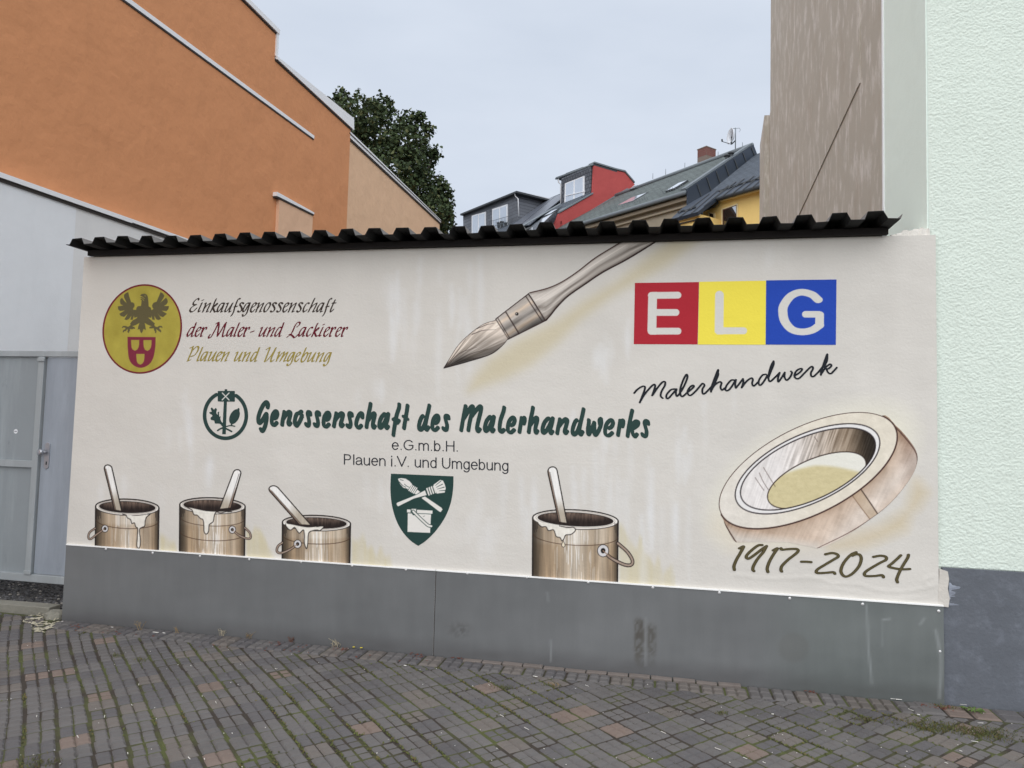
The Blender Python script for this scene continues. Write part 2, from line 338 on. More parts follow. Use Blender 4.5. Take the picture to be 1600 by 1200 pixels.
# ---- bold brush lettering
Z1, Z2, Z3, Z4 = ((395,615),12.308), ((515,615),12.308), ((710,620),10.), ((860,625),10.)
BOLD = {
 'G': (Z1, [[(278,270),(288,200),(262,160),(205,215),(150,330),(115,450),(112,540),(132,570),(180,520),(235,420),(258,388)], [(262,385),(262,480),(235,620),(200,705),(172,722),(155,680)]]),
 'e': (Z1, [[(415,480),(452,455),(475,390),(462,338),(428,345),(385,405),(364,500),(370,585),(410,608),(450,575),(464,558)]]),
 'n': (Z1, [[(600,348),(592,400),(572,500),(556,602)], [(580,480),(620,420),(680,350),(712,355),(712,400),(690,490),(672,565),(685,600),(714,562)]]),
 'o': (Z1, [[(868,378),(840,400),(812,480),(806,570),(835,622),(880,570),(925,480),(942,410)], [(935,342),(905,365),(925,400),(944,440)]]),
 's': (Z1, [[(1110,405),(1102,358),(1066,352),(1050,390),(1062,450),(1082,530),(1076,600),(1050,622),(1022,608),(1012,580)]]),
 'c': (Z2, [[(628,462),(632,392),(605,372),(560,420),(520,520),(511,600),(535,650),(572,655),(608,612)]]),
 'h': (Z2, [[(785,192),(768,290),(738,430),(706,648)], [(738,510),(790,430),(842,378),(864,385),(860,440),(835,540),(826,615),(840,660),(868,620)]]),
 'a': (Z2, [[(1062,390),(1040,400),(990,460),(957,550),(950,635),(975,660),(1030,600),(1085,490),(1125,395)], [(1130,388),(1112,490),(1082,600),(1092,668),(1125,628)]]),
 'f': (Z2, [[(1335,205),(1328,280),(1290,400),(1260,550),(1238,700),(1226,800)], [(1228,500),(1260,490),(1290,565),(1328,515)]]),
 't': (Z2, [[(1500,228),(1475,400),(1450,550),(1432,668)], [(1425,440),(1462,465),(1498,490)]]),
 'd': (Z4, [[(412,312),(388,340),(360,410),(347,480),(352,530),(375,542),(410,510),(445,430),(470,340)], [(515,142),(500,220),(475,330),(452,450),(455,520),(472,542),(500,496)]]),
 'M': (Z3, [[(176,142),(160,220),(130,380),(106,525)], [(150,330),(205,240),(260,158),(290,150),(280,220),(240,380),(216,525)], [(268,300),(330,218),(390,152),(415,158),(405,240),(370,380),(350,490),(364,542),(396,504)]]),
 'l': (Z3, [[(770,165),(760,230),(725,360),(712,480),(718,538),(742,548),(766,514)]]),
 'r': (Z3, [[(1052,328),(1042,400),(1018,552)], [(1050,370),(1078,345),(1096,325),(1098,370),(1084,420)]]),
 'w': (Z4, [[(607,312),(606,360),(592,460),(602,540),(650,450),(685,365)], [(690,352),(690,440),(690,525),(712,546),(760,470),(795,370),(793,292)], [(793,292),(768,320),(776,390)]]),
 'k': (Z4, [[(1276,162),(1255,260),(1225,420),(1206,565)], [(1232,450),(1290,370),(1330,332),(1366,342),(1356,390),(1310,430),(1262,458)], [(1270,455),(1285,530),(1315,572),(1346,534)]]),
}
BX = 'GenossenschaftdesMalerhandwerks'
BR = [(401,421.5),(422,436),(438,456.5),(458,474.5),(475.5,487.5),(489,501.5),(503,517.5),(519,538.5),(540,552.5),(554,569),(570,588.5),(590,609.5),(612,626.5),(628,639.5),(652,673.5),(673,688),(690,703.5),(718,754.5),(755,774.5),(778,790.5),(791,807),(809,822.5),(823.5,842.5),(845,866.5),(868,889),(892,914.5),(916,942),(943,960.5),(963,976.5),(978,1000),(1001,1015.5)]
base2 = lambda x: 667.2+(x-430)*.0316
xt2 = lambda x: 639.7+(x-430)*.0262
def boldtext():
    c = Canvas(396, 618, 1022, 692, .62, (41, 64, 60))
    for ch, (xa, xb) in zip(BX, BR):
        (o, s), st = BOLD[ch]; P = [np.array(zz(q, o, s)) for q in st]
        al = np.vstack(P); l, r = al[:, 0].min(), al[:, 0].max(); gm = (l+r)/2
        for q in P:
            q = q.copy(); t = (base2(q[:, 0])-q[:, 1])/(base2(gm)-xt2(gm))
            nx = xa+2.6+(q[:, 0]-l)*((xb-xa-5.2)/(r-l)); ny = base2(nx)-t*(base2(nx)-xt2(nx))
            c.pen(cr(np.c_[nx, ny], 5), 3.45, 2.5, 40, (41, 64, 60))
    return c
M1, M2 = ((985,560),9.41), ((1145,545),9.41)
HAND = [(M1,q) for q in [[(55,510),(110,450),(180,410),(215,420),(200,490),(165,580),(138,650)],[(138,645),(200,540),(280,440),(340,385),(365,395),(350,460),(320,545)],[(325,540),(400,430),(470,350),(510,345),(505,400),(460,480),(445,550),(475,585)],
 [(675,450),(640,450),(590,465),(535,530),(530,580),(560,585),(620,520),(680,450)],[(680,450),(668,500),(682,555),(720,525)],[(720,520),(760,460),(810,360),(840,270),(825,235),(790,290),(750,390),(730,480),(745,550),(775,555),(830,505)],
 [(830,505),(900,450),(935,410),(915,395),(870,430),(840,490),(860,540),(900,535),(970,470),(1025,405),(1062,368),(1090,395),(1060,450),(1062,510),(1090,518),(1160,450)],
 [(1160,450),(1220,380),(1275,260),(1292,170),(1275,200),(1225,330),(1190,430),(1185,492)],[(1278,190),(1290,240),(1240,370)],[(1190,470),(1240,390),(1310,345),(1340,360),(1325,420),(1345,465),(1390,435)],
 [(1530,318),(1480,322),(1420,390),(1395,450),(1420,475),(1470,440),(1552,312)],[(1552,312),(1540,380),(1550,435)]]] + \
 [(M2,q) for q in [[(45,575),(90,520),(150,440)],[(150,440),(155,490),(130,572)],[(132,568),(200,480),(270,430),(295,450),(285,510),(310,545),(370,490)],[(490,375),(440,385),(390,450),(380,510),(405,535),(450,490),(510,390)],
 [(600,180),(560,260),(530,370),(525,440),(550,480),(620,420),(690,350)],[(600,180),(600,230),(560,330),(525,420)],[(690,350),(665,430),(670,485),(720,420),(765,345)],[(765,345),(760,410),(790,460),(840,420),(870,355),(855,330)],
 [(905,400),(980,350),(1020,305),(1000,290),(940,320),(905,390),(930,435),(980,430),(1060,350),(1130,280),(1165,260),(1180,290),(1150,350),(1155,400),(1190,405),(1260,340)],
 [(1260,340),(1330,250),(1380,150),(1390,78),(1365,140),(1330,240),(1300,340),(1295,385)],[(1390,80),(1385,170),(1340,270)],[(1300,370),(1370,270),(1430,225),(1450,250),(1410,290),(1382,300),(1400,345),(1440,365),(1490,320),(1530,275)]]]
def handtext():
    c = Canvas(985, 548, 1313, 636, .6, (28, 32, 38))
    for (o, s), q in HAND: c.pen(cr(zz(q, o, s), 5), 1.62, 1.15, 10, (28, 32, 38))
    return c
Y1, Y2 = ((1140,840),11.43), ((1270,850),10.)
YEAR = [(Y1,q) for q in [[(178,192),(250,158),(200,260),(130,380),(80,500),(85,578)],[(580,132),(510,140),(400,220),(310,310),(300,358),(340,375),(430,320),(560,220),(660,150)],[(660,150),(600,260),(500,380),(430,500),(415,570),(435,598)],[(780,227),(855,192),(790,290),(710,430),(672,550),(685,615)],
 [(918,190),(935,215),(1050,205),(1190,202),(1225,235),(1180,290),(1050,390),(940,500),(917,570),(930,605)],[(1285,430),(1370,430),(1455,438)]]] + \
 [(Y2,q) for q in [[(200,160),(300,140),(380,160),(395,200),(330,240),(180,330),(70,400),(65,450),(200,450),(320,440),(345,465)],[(678,128),(600,165),(500,270),(445,380),(450,460),(510,508),(610,470),(720,350),(758,230),(730,167),(670,162),(620,182)],
 [(950,200),(1060,182),(1140,200),(1145,245),(1060,290),(920,370),(820,440),(820,495),(960,500),(1080,487),(1105,520)],[(1375,177),(1310,240),(1230,310),(1185,350),(1260,375),(1350,390),(1430,395),(1515,390)],[(1495,168),(1480,220),(1400,350),(1340,470),(1312,555),(1325,598)]]]
def yeartext():
    c = Canvas(1140, 845, 1428, 915, .6, (52, 46, 28))
    for (o, s), q in YEAR: c.pen(cr(zz(q, o, s), 5), 2.65, 1.75, 0, (50, 43, 26))
    for (o, s), q in YEAR: c.pen(cr(zz(q, o, s), 5), 2.0, 1.15, 0, (86, 78, 52), cover=False)
    return c
# ---- round emblem with the eagle
EAGLE = [(305,95),(250,120),(205,160),(205,215),(230,270),(270,355),(215,300),(160,230),(120,265),(110,320),(125,380),(185,410),(60,430),(70,500),(110,540),(225,525),(95,605),(130,655),(210,680),(295,600),(215,735),(260,755),(320,730),(380,650),(355,745),(410,745),(440,650),(450,700),(520,680),(500,710),(410,760),(350,830),(360,870),(300,910),(240,885),(180,890),(155,925),(165,945),(190,925),(235,930),(240,960),(190,985),(175,1020),(185,1045),(200,1040),(210,1015),(250,1010),(285,960),(295,1000),(280,1030),(310,1055),(330,1050),(320,1030),(345,1010),(345,960),(400,970),(430,955),(455,960),(470,945),(450,915),(400,895),(480,870),(570,820),(545,890),(525,975),(570,965),(590,1030),(615,1065),(640,1030),(665,960),(720,985),(710,900),(690,820),(760,860),(860,900),(815,905),(795,930),(800,945),(830,950),(900,945),(915,1000),(935,1020),(930,1055),(960,1055),(970,1015),(960,960),(990,985),(1030,1020),(1055,1025),(1060,1045),(1080,1035),(1075,990),(1035,955),(1040,925),(1085,925),(1095,945),(1110,930),(1095,890),(1040,885),(980,915),(940,900),(915,870),(930,830),(850,760),(770,690),(845,700),(850,650),(870,740),(930,750),(915,650),(960,730),(1010,755),(1080,725),(1000,600),(1050,660),(1120,685),(1215,605),(1090,530),(1200,545),(1250,490),(1260,425),(1145,420),(1200,385),(1235,330),(1225,270),(1190,225),(1130,280),(1060,345),(1130,240),(1155,180),(1110,120),(1060,95),(1030,180),(970,320),(900,345),(865,400),(870,450),(895,490),(850,520),(835,460),(785,430),(780,330),(765,200),(740,155),(690,130),(620,140),(590,170),(595,190),(640,200),(575,230),(610,250),(590,265),(620,290),(605,420),(530,425),(500,460),(490,510),(425,510),(420,480),(455,430),(450,370),(420,340),(375,330),(330,200)]
def emblem():
    c = Canvas(157, 440, 288, 588, .6, (110, 40, 48)); t = np.linspace(0, 2*np.pi, 72, endpoint=False)
    el = lambda d: np.c_[222.2+(62.2-d)*np.cos(t)+4*np.sin(t), 514-(70-d)*np.sin(t)]
    c.fill(el(0), (112, 36, 46))
    c.fill(el(2.6), lambda X, Y: np.array((168, 155, 66))+((fbm(X/14, Y/20, 5)-.5)*26)[..., None]*np.array((1, 1, .6)))
    c.fill(zz(EAGLE, (180,450), 15), (94, 86, 58))
    for q in [[(590,200),(640,215),(685,250)],[(590,235),(640,260),(672,298)],[(690,180),(718,190)]]: c.line(zz(q, (180,450), 15), .35, (168,155,66))
    z = ((150,430), 7.06)
    c.fill(zz([(347,680),(658,682)], *z)+cr(zz([(658,682),(654,790),(632,910),(585,985),(500,1022),(415,995),(365,925),(350,800),(347,680)], *z), 3).tolist(), (122, 42, 60))
    m = [(387,714),(477,714),(476,760),(470,795),(455,820),(430,833),(405,820),(392,795),(388,760)]
    for dx, dy in ((0,0),(136,2),(58,154)): c.fill(zz([(x+dx, y+dy) for x, y in m], *z), (166, 152, 66))
    return c
def treelogo():
    g = (41, 63, 60); z = ((300,600), 12.); c = Canvas(314, 604, 391, 690, .55, g)
    a = np.radians(np.linspace(-116, -409, 60)); a = np.radians(np.linspace(243-360, -57-0, 2)) if 0 else a
    t = np.radians(np.linspace(244, -57, 70))  # degrees, y down, through the bottom
    t = np.radians(np.r_[np.linspace(-59, 244, 80)])
    c.pen(zz([(627+391*np.cos(u), 588+430*np.sin(u)) for u in t], *z), 2.85, 2.85, 0, g)
    c.fill(zz([(482,138),(492,130),(795,130),(803,138),(803,322),(795,332),(492,328),(482,320)], *z), g)
    c.fill(zz([(612,98),(660,98),(660,150),(612,150)], *z), g)
    c.fill(zz([(598,300),(655,300),(633,942),(565,942)], *z), g)
    for q in ([(568,168),(695,300)],[(695,168),(566,298)]): c.line(zz(q, *z), .75, (214,212,206))
    c.fill(cr(zz([(375,442),(350,460),(368,520),(330,525),(328,550),(385,590),(348,635),(358,672),(418,688),(430,740),(520,745),(570,800),(600,770),(548,700),(530,640),(540,602),(515,612),(505,560),(510,518),(482,530),(480,578),(455,535),(465,475),(440,448),(412,480)], *z), 3, True), g)
    th = np.linspace(0, 2*np.pi, 30, endpoint=False); ca, sa = np.cos(2.02), np.sin(2.02)
    c.fill(zz([(796+150*np.cos(u)*ca-86*np.sin(u)*sa, 612+150*np.cos(u)*sa+86*np.sin(u)*ca) for u in th], *z), g)
    c.line(zz([(870,490),(872,470)], *z), 1.6, g, cover=True); c.line(zz([(745,735),(740,775)], *z), 1.3, g, cover=True)
    for q, r in (([(640,797),(720,780),(803,792)], .9), ([(572,822),(520,845),(480,872)], 1.2), ([(640,838),(690,862),(742,890)], 1.3)): c.line(zz(q, *z), r, g, cover=True)
    return c
def shield():
    g = (36, 62, 58); L = (222, 219, 213); z = ((600,735), 10.); c = Canvas(607, 737, 712, 856, .6, g)
    c.fill(cr(zz([(108,50),(1085,92)], *z)).tolist()+cr(zz([(1085,92),(1080,280),(1050,480),(980,680),(880,850),(760,1000),(640,1110),(535,1180)], *z), 4).tolist()+cr(zz([(535,1180),(430,1110),(330,1010),(240,880),(170,720),(120,520),(100,300),(108,50)], *z), 4).tolist(), g)
    f = lambda q, col=L: c.fill(zz(q, *z), col)
    f([(218,130),(270,120),(340,130),(400,170),(440,215),(375,300),(300,268),(250,210)])
    for q in ([(240,180),(290,235),(340,262)],[(320,215),(355,245),(390,262)],[(250,145),(300,155)],[(330,280),(365,290)]): c.line(zz(q, *z), .45, g)
    for k in range(4): dx, dy = k*24, k*14; f([(436+dx,222+dy),(452+dx,232+dy),(396+dx,326+dy),(378+dx,314+dy)])
    f([(520,300),(565,338),(500,378),(478,362)]); f([(585,430),(640,408),(900,585),(915,612),(885,652),(860,640)])
    f([(195,520),(205,505),(500,385),(640,312),(668,385),(470,438),(225,560),(208,552)])
    for k in range(4): dx, dy = k*35, -k*13; f([(658+dx,284+dy),(678+dx,268+dy),(716+dx,386+dy),(696+dx,396+dy)])
    f([(775,222),(880,148),(922,160),(950,220),(965,280),(948,346),(825,362)])
    for q in ([(805,235),(890,165)],[(818,265),(915,215)],[(835,292),(940,262)],[(860,320),(960,312)]): c.line(zz(q, *z), .6, g, taper=[.5, 1])
    f([(360,610),(416,612),(416,660),(360,656)]); f([(430,600),(502,602),(502,662),(430,662)]); f([(516,615),(758,628),(756,678),(512,668)])
    f([(372,670),(735,687),(720,976),(368,960)])
    h = [(455,640),(520,705),(620,800),(690,860),(740,872)]
    c.line(zz(h, *z), 2.6, g); c.line(zz(h, *z), 1.5, L); c.line(zz([(440,650),(455,690),(480,690)], *z), .8, g); c.line(zz([(612,722),(636,712)], *z), .4, (120,120,116))
    return c
EZ = ((970,420), 4.444)
def square(k):
    q, col = [([(98,98),(543,92),(533,525),(90,523)], (168,38,50)), ([(545,90),(1008,82),(1005,527),(535,526)], (235,218,80)), ([(1010,80),(1498,74),(1493,528),(1006,526)], (34,70,170))][k]
    P = zz(q, *EZ); P = np.array(P); c = Canvas(P[:, 0].min()-2, P[:, 1].min()-2, P[:, 0].max()+2, P[:, 1].max()+2, .7, col)
    c.fill(P, col); W = (208, 206, 200); l = lambda q, a, b: c.pen(cr(zz(q, *EZ)) if len(q) > 2 else zz(q, *EZ), a, b, 0, W)
    if k == 0:
        for q in ([(212,185),(397,183)],[(215,303),(383,303)],[(212,433),(397,433)]): l(q, 5.3, 5.3)
        c.fill(zz([(190,200),(200,170),(214,161),(252,161),(246,457),(204,457),(190,448),(185,430)], *EZ), W)
    if k == 1: l([(685,183),(682,420)], 6.8, 6.8); l([(680,430),(853,430)], 5.4, 5.4); c.fill(zz([(652,400),(652,440),(668,456),(712,456),(712,400)], *EZ), W)
    if k == 2: l([(1370,215),(1325,178),(1250,163),(1180,190),(1132,255),(1126,310),(1142,370),(1190,422),(1260,438),(1330,425),(1380,392)], 7.2, 5.2); l([(1380,392),(1381,318)], 6.8, 5); l([(1375,316),(1282,316)], 5.3, 5.1)
    return c
INK = (38, 32, 30)
def bucket(cx, cy, rx, ry, tilt, yb, rings, knob, kr, wire, stick, drip, seed, drop=None, band=None):
    """a paint tin drawn in brown washes; all in photo pixels"""
    x0 = min(cx-rx, min(p[0] for p in wire+stick))-7; x1 = max(cx+rx, max(p[0] for p in wire+stick))+7
    c = Canvas(x0, min(p[1] for p in stick)-10, x1, yb+4, .75)
    t = np.linspace(0, 2*np.pi, 60, endpoint=False); el = lambda a, b, dy=0, dx=0: np.c_[cx+dx+a*np.cos(t), cy+dy+b*np.sin(t)+tilt*np.cos(t)]
    fr = lambda X: (X-cx)/rx
    def body(X, Y):
        u = np.clip(fr(X), -1, 1); s = fbm(X/1.7, Y/45, seed, 3); s2 = fbm(X/5, Y/70, seed+9, 2); v = np.clip((Y-cy)/(yb-cy), 0, 1)
        lit = np.exp(-((u+.0)/.32)**2)*.75+.35*np.exp(-((u-.62)/.14)**2)
        base = np.array((168, 149, 126))*(1-lit[..., None])+np.array((226, 219, 207))*lit[..., None]
        low = sst(.3, .38, v-.05*np.sqrt(1-u*u))[..., None]*.45
        base = base*(1-low)+np.array((142, 118, 90))*low*(1-.5*lit[..., None])+np.array((226, 219, 207))*low*.5*lit[..., None]
        edge = (np.clip(-u-.72, 0, 1)/.28+np.clip(u-.84, 0, 1)/.16)[..., None]
        base = base*(1-.68*edge)
        base = base*(1+.24*(s-.5)+.30*(s2-.5))[..., None]
        hi = (sst(.66, .74, vn(X/1.3, Y/30, seed+3))*np.exp(-((u+.02)/.4)**2))[..., None]
        return np.clip(base*(1-.75*hi)+np.array((240, 238, 234))*.75*hi, 0, 255)
    front = [(cx+rx*np.cos(a), cy+ry*np.sin(a)+tilt*np.cos(a)) for a in np.linspace(0, np.pi, 30)]
    B = front+[(cx-rx-.6, yb-3), (cx+rx-1.2, yb+3)]
    c.fill(B, body); c.fill(el(rx, ry), (232, 228, 220))
    c.line([(cx-rx, cy-tilt), (cx-rx-.4, yb)], 1.05, INK, sm=False, cover=True); c.line([(cx+rx-.3, cy+tilt), (cx+rx-1.4, yb)], 1.1, INK, sm=False, cover=True)
    # dark hatching down the left edge
    for k in range(5): xx = cx-rx+1.5+k*1.6; c.line([(xx, cy+3+k*.8), (xx, cy+14-k+(seed*7+k*5) % 9)], .5, INK, .75)
    for k in range(3): xx = cx+rx-2-k*1.8; c.line([(xx, cy+6), (xx, cy+26-k*5)], .45, INK, .65)
    for ry_, al in rings:
        c.line([(cx+rx*.985*np.cos(a), cy+ry_+ry*np.sin(a)+tilt*np.cos(a)) for a in np.linspace(.04, np.pi-.04, 14)], .55, (66, 46, 34), al+.15)
    def hole(X, Y):
        u = (X-cx)/rx; v = (Y-cy)/ry; s = vn(X/1.5, Y/9, seed+5)
        k = np.clip(.25+.75*sst(-.9, .45, v)+.25*(s-.5)+.3*sst(.55, .9, np.abs(u)), 0, 1)[..., None]
        k = np.clip(k+.25*sst(.2, .8, -v)[..., None]*(s > .5)[..., None], 0, 1)
        return np.array((150, 128, 112))*(1-k)+np.array((36, 28, 26))*k
    inner = el(rx*.88, ry*.70, -ry*.02)
    c.fill(inner, hole); c.pen(np.vstack([el(rx*.925, ry*.84, -.3), el(rx*.925, ry*.84, -.3)[:1]]), .38, .38, 0, (92, 74, 64), .55, cover=False)
    c.pen(np.vstack([inner, inner[:1]]), .5, .5, 0, INK, .9, cover=False)
    o = el(rx, ry); c.pen(np.vstack([o[29:60], o[:2]]), 1., 1., 0, INK, 1.); c.pen(o[2:30], .6, .6, 0, INK, .9)
    # stick
    a, b, d, e = [np.array(p, float) for p in stick]  # left-top, right-top, right-bottom, left-bottom
    axis = (a-e)/np.linalg.norm(a-e); cap = [a+(b-a)*.5*(1-np.cos(q))+axis*np.linalg.norm(b-a)*.5*np.sin(q) for q in np.linspace(0, np.pi, 9)]
    S = [e]+cap+[d]
    nrm = np.array((-axis[1], axis[0])); nrm = nrm*np.sign(nrm@(d-e)); wd = nrm@(d-e)
    def sc(X, Y):
        w = ((X-e[0])*nrm[0]+(Y-e[1])*nrm[1])/wd; L = ((X-e[0])*axis[0]+(Y-e[1])*axis[1])/np.linalg.norm(a-e)
        col = np.array((236, 234, 230))*sst(.1, .55, L)[..., None]+np.array((178, 168, 152))*(1-sst(.1, .55, L))[..., None]
        side = (1-sst(.14, .26, w) if stick_left else sst(.70, .82, w))[..., None]
        return np.clip(col*(1-side)+np.array((128, 108, 94))*side+((vn(X/1.5, Y/14, seed+6)-.5)*14)[..., None], 0, 255)
    stick_left = a[0] < e[0]+1
    c.fill(S, sc); c.line(S, .9, INK, 1., sm=False, cover=True)
    q = .22 if stick_left else .78; c.line([e+(d-e)*q, a+(b-a)*q], .4, INK, .75, sm=False)
    # paint drips
    D = cr(drip, 4, True); c.fill(D, lambda X, Y: np.array((230, 226, 216))+((vn(X/3, Y/5, seed+7)-.5)*18)[..., None], .95)
    k = len(D); c.pen(D[int(k*.02):int(k*.93)], .7, .7, 0, INK, .95, cover=False)
    if drop: c.line(drop, 1.5, (228, 222, 208), 1); 
    # lug and wire handle
    for r, col in ((1.35, (44, 34, 32)), (.7, (158, 140, 126))): c.line(wire, r*kr/4.2, col, cover=True)
    c.pen([knob], kr, kr*1.08, 0, INK, cover=True); c.pen([knob], kr-1, kr*1.08-1, 0, (206, 204, 204)); c.pen([knob], kr*.4, kr*.45, 0, (20, 16, 16))
    c.line(wire[:2], .35*kr/4, (150, 124, 104), sm=False)
    return c
def buckets():
    b1 = bucket(198.9, 792.6, 49.6, 12.8, 1.4, 862, [(20.5, .7)], (164, 826), 5.6, [(164,826),(151,835),(142,842),(138,840),(140,832),(148.5,825.5)], [(163,733),(175,731.5),(190,798),(178.5,796)],
      [(192,803),(197,805),(199,809),(204,812),(206,818),(210,817),(212,823),(215,826),(214.5,840),(214,854),(218,856),(219.5,845),(218,828),(222,824),(226,822),(227,814),(229,808),(234,803),(214,806)], 11)
    b2 = bucket(332, 790.3, 51.2, 12.6, 1.6, 870, [(19, .6), (42, .7)], (363, 827.6), 5.8, [(363,827.6),(373,836),(386,841.5),(391.5,840),(390,832),(382.5,824.5)], [(364.5,738),(376,741),(361,793),(343,795)],
      [(295,793),(300,797),(303,804),(308,805),(313,810),(317,812),(318.5,820),(319,831),(322.5,834.5),(326,830),(327,820),(333,815),(335,805),(338,800),(345,801.5),(355,799),(361,799.5),(330,800)], 23, drop=None)
    b3 = bucket(494.5, 817.4, 53.3, 12.2, 1.4, 880, [(20.5, .75)], (465, 850), 6.4, [(465,850),(454,858),(440,864),(433,862),(434,854),(441,848)], [(421.7,768),(434.5,762),(485.5,820),(467,819)],
      [(448,818.5),(450,826),(455,828),(460,824),(464,829),(468,833),(474,828),(475.5,836),(475.5,848),(479,857.5),(481,848),(482,834),(486,830),(495,828),(500,829),(505,822),(480,824)], 37)
    b4 = bucket(899.2, 811.8, 66.9, 15.2, 3.0, 912, [(25, .7)], (942.3, 860.5), 9.2, [(942.3,860.5),(955,872),(975,882),(986,882.5),(988,875),(980,862),(965.5,849)], [(856,738.5),(870.5,735),(886,817),(873,815)],
      [(841,816),(846,823),(853,823),(857,829),(865,828),(869,838),(875,840),(878,845),(881,842),(884,836),(892,835),(899,829),(896,824),(885,824),(862,819)], 53)
    # falling drop on the big tin
    b4.fill(cr([(880,845),(883,852),(880.5,855),(877.5,852)], 4, True), (226,214,190)); b4.pen(cr([(880,845),(883,852),(880.5,855),(877.5,852),(880,845)], 4), .45, .45, 0, INK, .9)
    return [b1, b2, b3, b4]
TZ = ((1100,630), 4.)
def ell(cx, cy, A, B, rho=-.575, n=90):
    t = np.linspace(0, 2*np.pi, n, endpoint=False)
    return np.c_[cx+A*np.cos(t), cy+B*(rho*np.cos(t)+np.sqrt(1-rho*rho)*np.sin(t))]
def tape():
    c = Canvas(1120, 640, 1436, 862, .9, (214, 208, 196)); Z = lambda q: zz(q, *TZ)
    side = Z([(125,660),(122,730),(150,795),(205,872),(330,888),(520,905),(700,908),(850,850),(1050,718),(1170,620),(1270,500),(1325,400),(1332,315),(1290,240),(1200,140),(1100,80),(900,300),(400,500)])
    def sc(X, Y):
        n = fbm(X/16, Y/16, 71, 3)[..., None]; st = vn((X+Y*.45)/2.3, Y/24, 73)[..., None]
        zx = (X-1100)*4; zy = (Y-630)*4
        dk = (sst(1180, 1290, zx)*sst(700, 350, zy)*.42+.10*sst(500, 100, zx))[..., None]
        wl = np.exp(-(((zx-1130)*.7+(zy-560)*.7)/70)**2)[..., None]
        col = np.array((204, 184, 166))*(1-dk)+np.array((96, 68, 54))*dk
        col = col*(1-.45*wl)+np.array((226, 221, 216))*.45*wl
        rim = np.exp(-np.maximum(0, (zy-(420+365*(-.575*np.clip((zx-650)/558, -1, 1)+.818*np.sqrt(np.clip(1-((zx-650)/558)**2, 0, 1)))))/38.))[..., None]; return np.clip((col+(n-.5)*40+(st-.5)*(12+34*sst(520, 100, zx)[..., None]))*(1-.16*rim)-rim*np.array((0, 8, 14)), 0, 255)
    c.fill(cr(side, 4, True), sc)
    # side fades out at the lower left
    c.fill(Z([(90,760),(150,870),(760,960),(700,880),(430,845),(200,820)]), CREAM, .8, soft=16, cover=False)
    c.line(Z([(980,538),(1030,610),(1085,692)]), 1.0, (44,30,28), .95); c.line(Z([(925,574),(980,650),(1035,722)]), .7, (120,92,72), .9)
    c.fill(Z([(925,574),(980,538),(1085,692),(1035,722)]), (176,152,122), .45, cover=False)
    c.line(Z([(1125,735),(0+160,805),(200,868)]) if 0 else Z([(118,735),(160,805),(200,868)]), .95, (70,46,38), .95)
    c.line(Z([(1160,112),(1230,185),(1320,300),(1330,390),(1280,490),(1170,622),(1050,718),(900,812),(700,910)]), .9, (72,48,42), .85, taper=[1.2,1,.9,.8,.5])
    O = Z(ell(650, 420, 558, 365))
    c.fill(O, lambda X, Y: np.clip(np.array((221, 213, 197))+((fbm(X/9, Y/9, 75)-.5)*20)[..., None]+(np.array((0, 2, 8))*(sst(1300, 1150, X)[..., None])), 0, 255))
    c.pen(np.vstack([O, O[:1]]), 1.15, 1.15, 0, (64, 40, 36), 1., cover=False)
    I1 = Z(ell(647, 410, 452, 282)); I2 = Z(ell(650, 411, 422, 257))
    c.fill(I1, (226, 224, 222)); 
    def inner(X, Y):
        zx = (X-1100)*4; zy = (Y-630)*4; st = vn((X+(Y-700)*.35)/2.0, Y/40, 77)[..., None]; n = fbm(X/8, Y/12, 78)[..., None]
        k = sst(420, 1040, zx)[..., None]; k2 = sst(860, 1060, zx)[..., None]
        col = np.array((224, 219, 216))*(1-k)+np.array((138, 118, 96))*k; col = col*(1-k2*.9)+np.array((30, 25, 20))*k2*.9
        am = 90*k*(1-k)*4*.9+24
        return np.clip(col+(st-.5)*am+(n-.5)*18, 0, 255)
    c.fill(I2, inner)
    F = Z(ell(705, 482, 308, 178))
    def floor(X, Y):
        zx = (X-1100)*4; zy = (Y-630)*4
        k = sst(0, 30, zy-(415-40*np.sin(np.clip((zx-450)/520, 0, 1)*np.pi)+ (700-zx)*.12*(zx < 700)))[..., None]
        return np.array((226, 224, 214))*(1-k)+(np.array((204, 192, 150))+((fbm(X/6, Y/4, 79)-.5)*16)[..., None])*k
    c.fill(F, floor, clip=np.array(I2)); c.pen(np.vstack([F, F[:1]]), .85, .85, 0, (48, 34, 30), .95, cover=False, clip=np.array(I2))
    for I, al in ((I1, .95), (I2, .95)): c.pen(np.vstack([I, I[:1]]), .95, .95, 0, (36, 28, 32), al, cover=False)
    for q in ([(345,435),(370,490),(405,545)],[(320,465),(350,510),(375,545)],[(372,402),(410,465),(445,520)],[(690,210),(710,240)]): c.line(Z(q), .45, (70,52,48), .8)
    c.fill(Z(ell(650, 420, 556, 363)), CREAM, 0)
    # lower part of the roll dissolves into the wall
    zx = (c.X-1100)*4; zy = (c.Y-630)*4; lim = np.interp(zx, [150, 200, 330, 520, 700, 1100], [860, 870, 868, 868, 905, 1200])
    c.F = np.minimum(c.F, (lim-zy)/4)
    return c
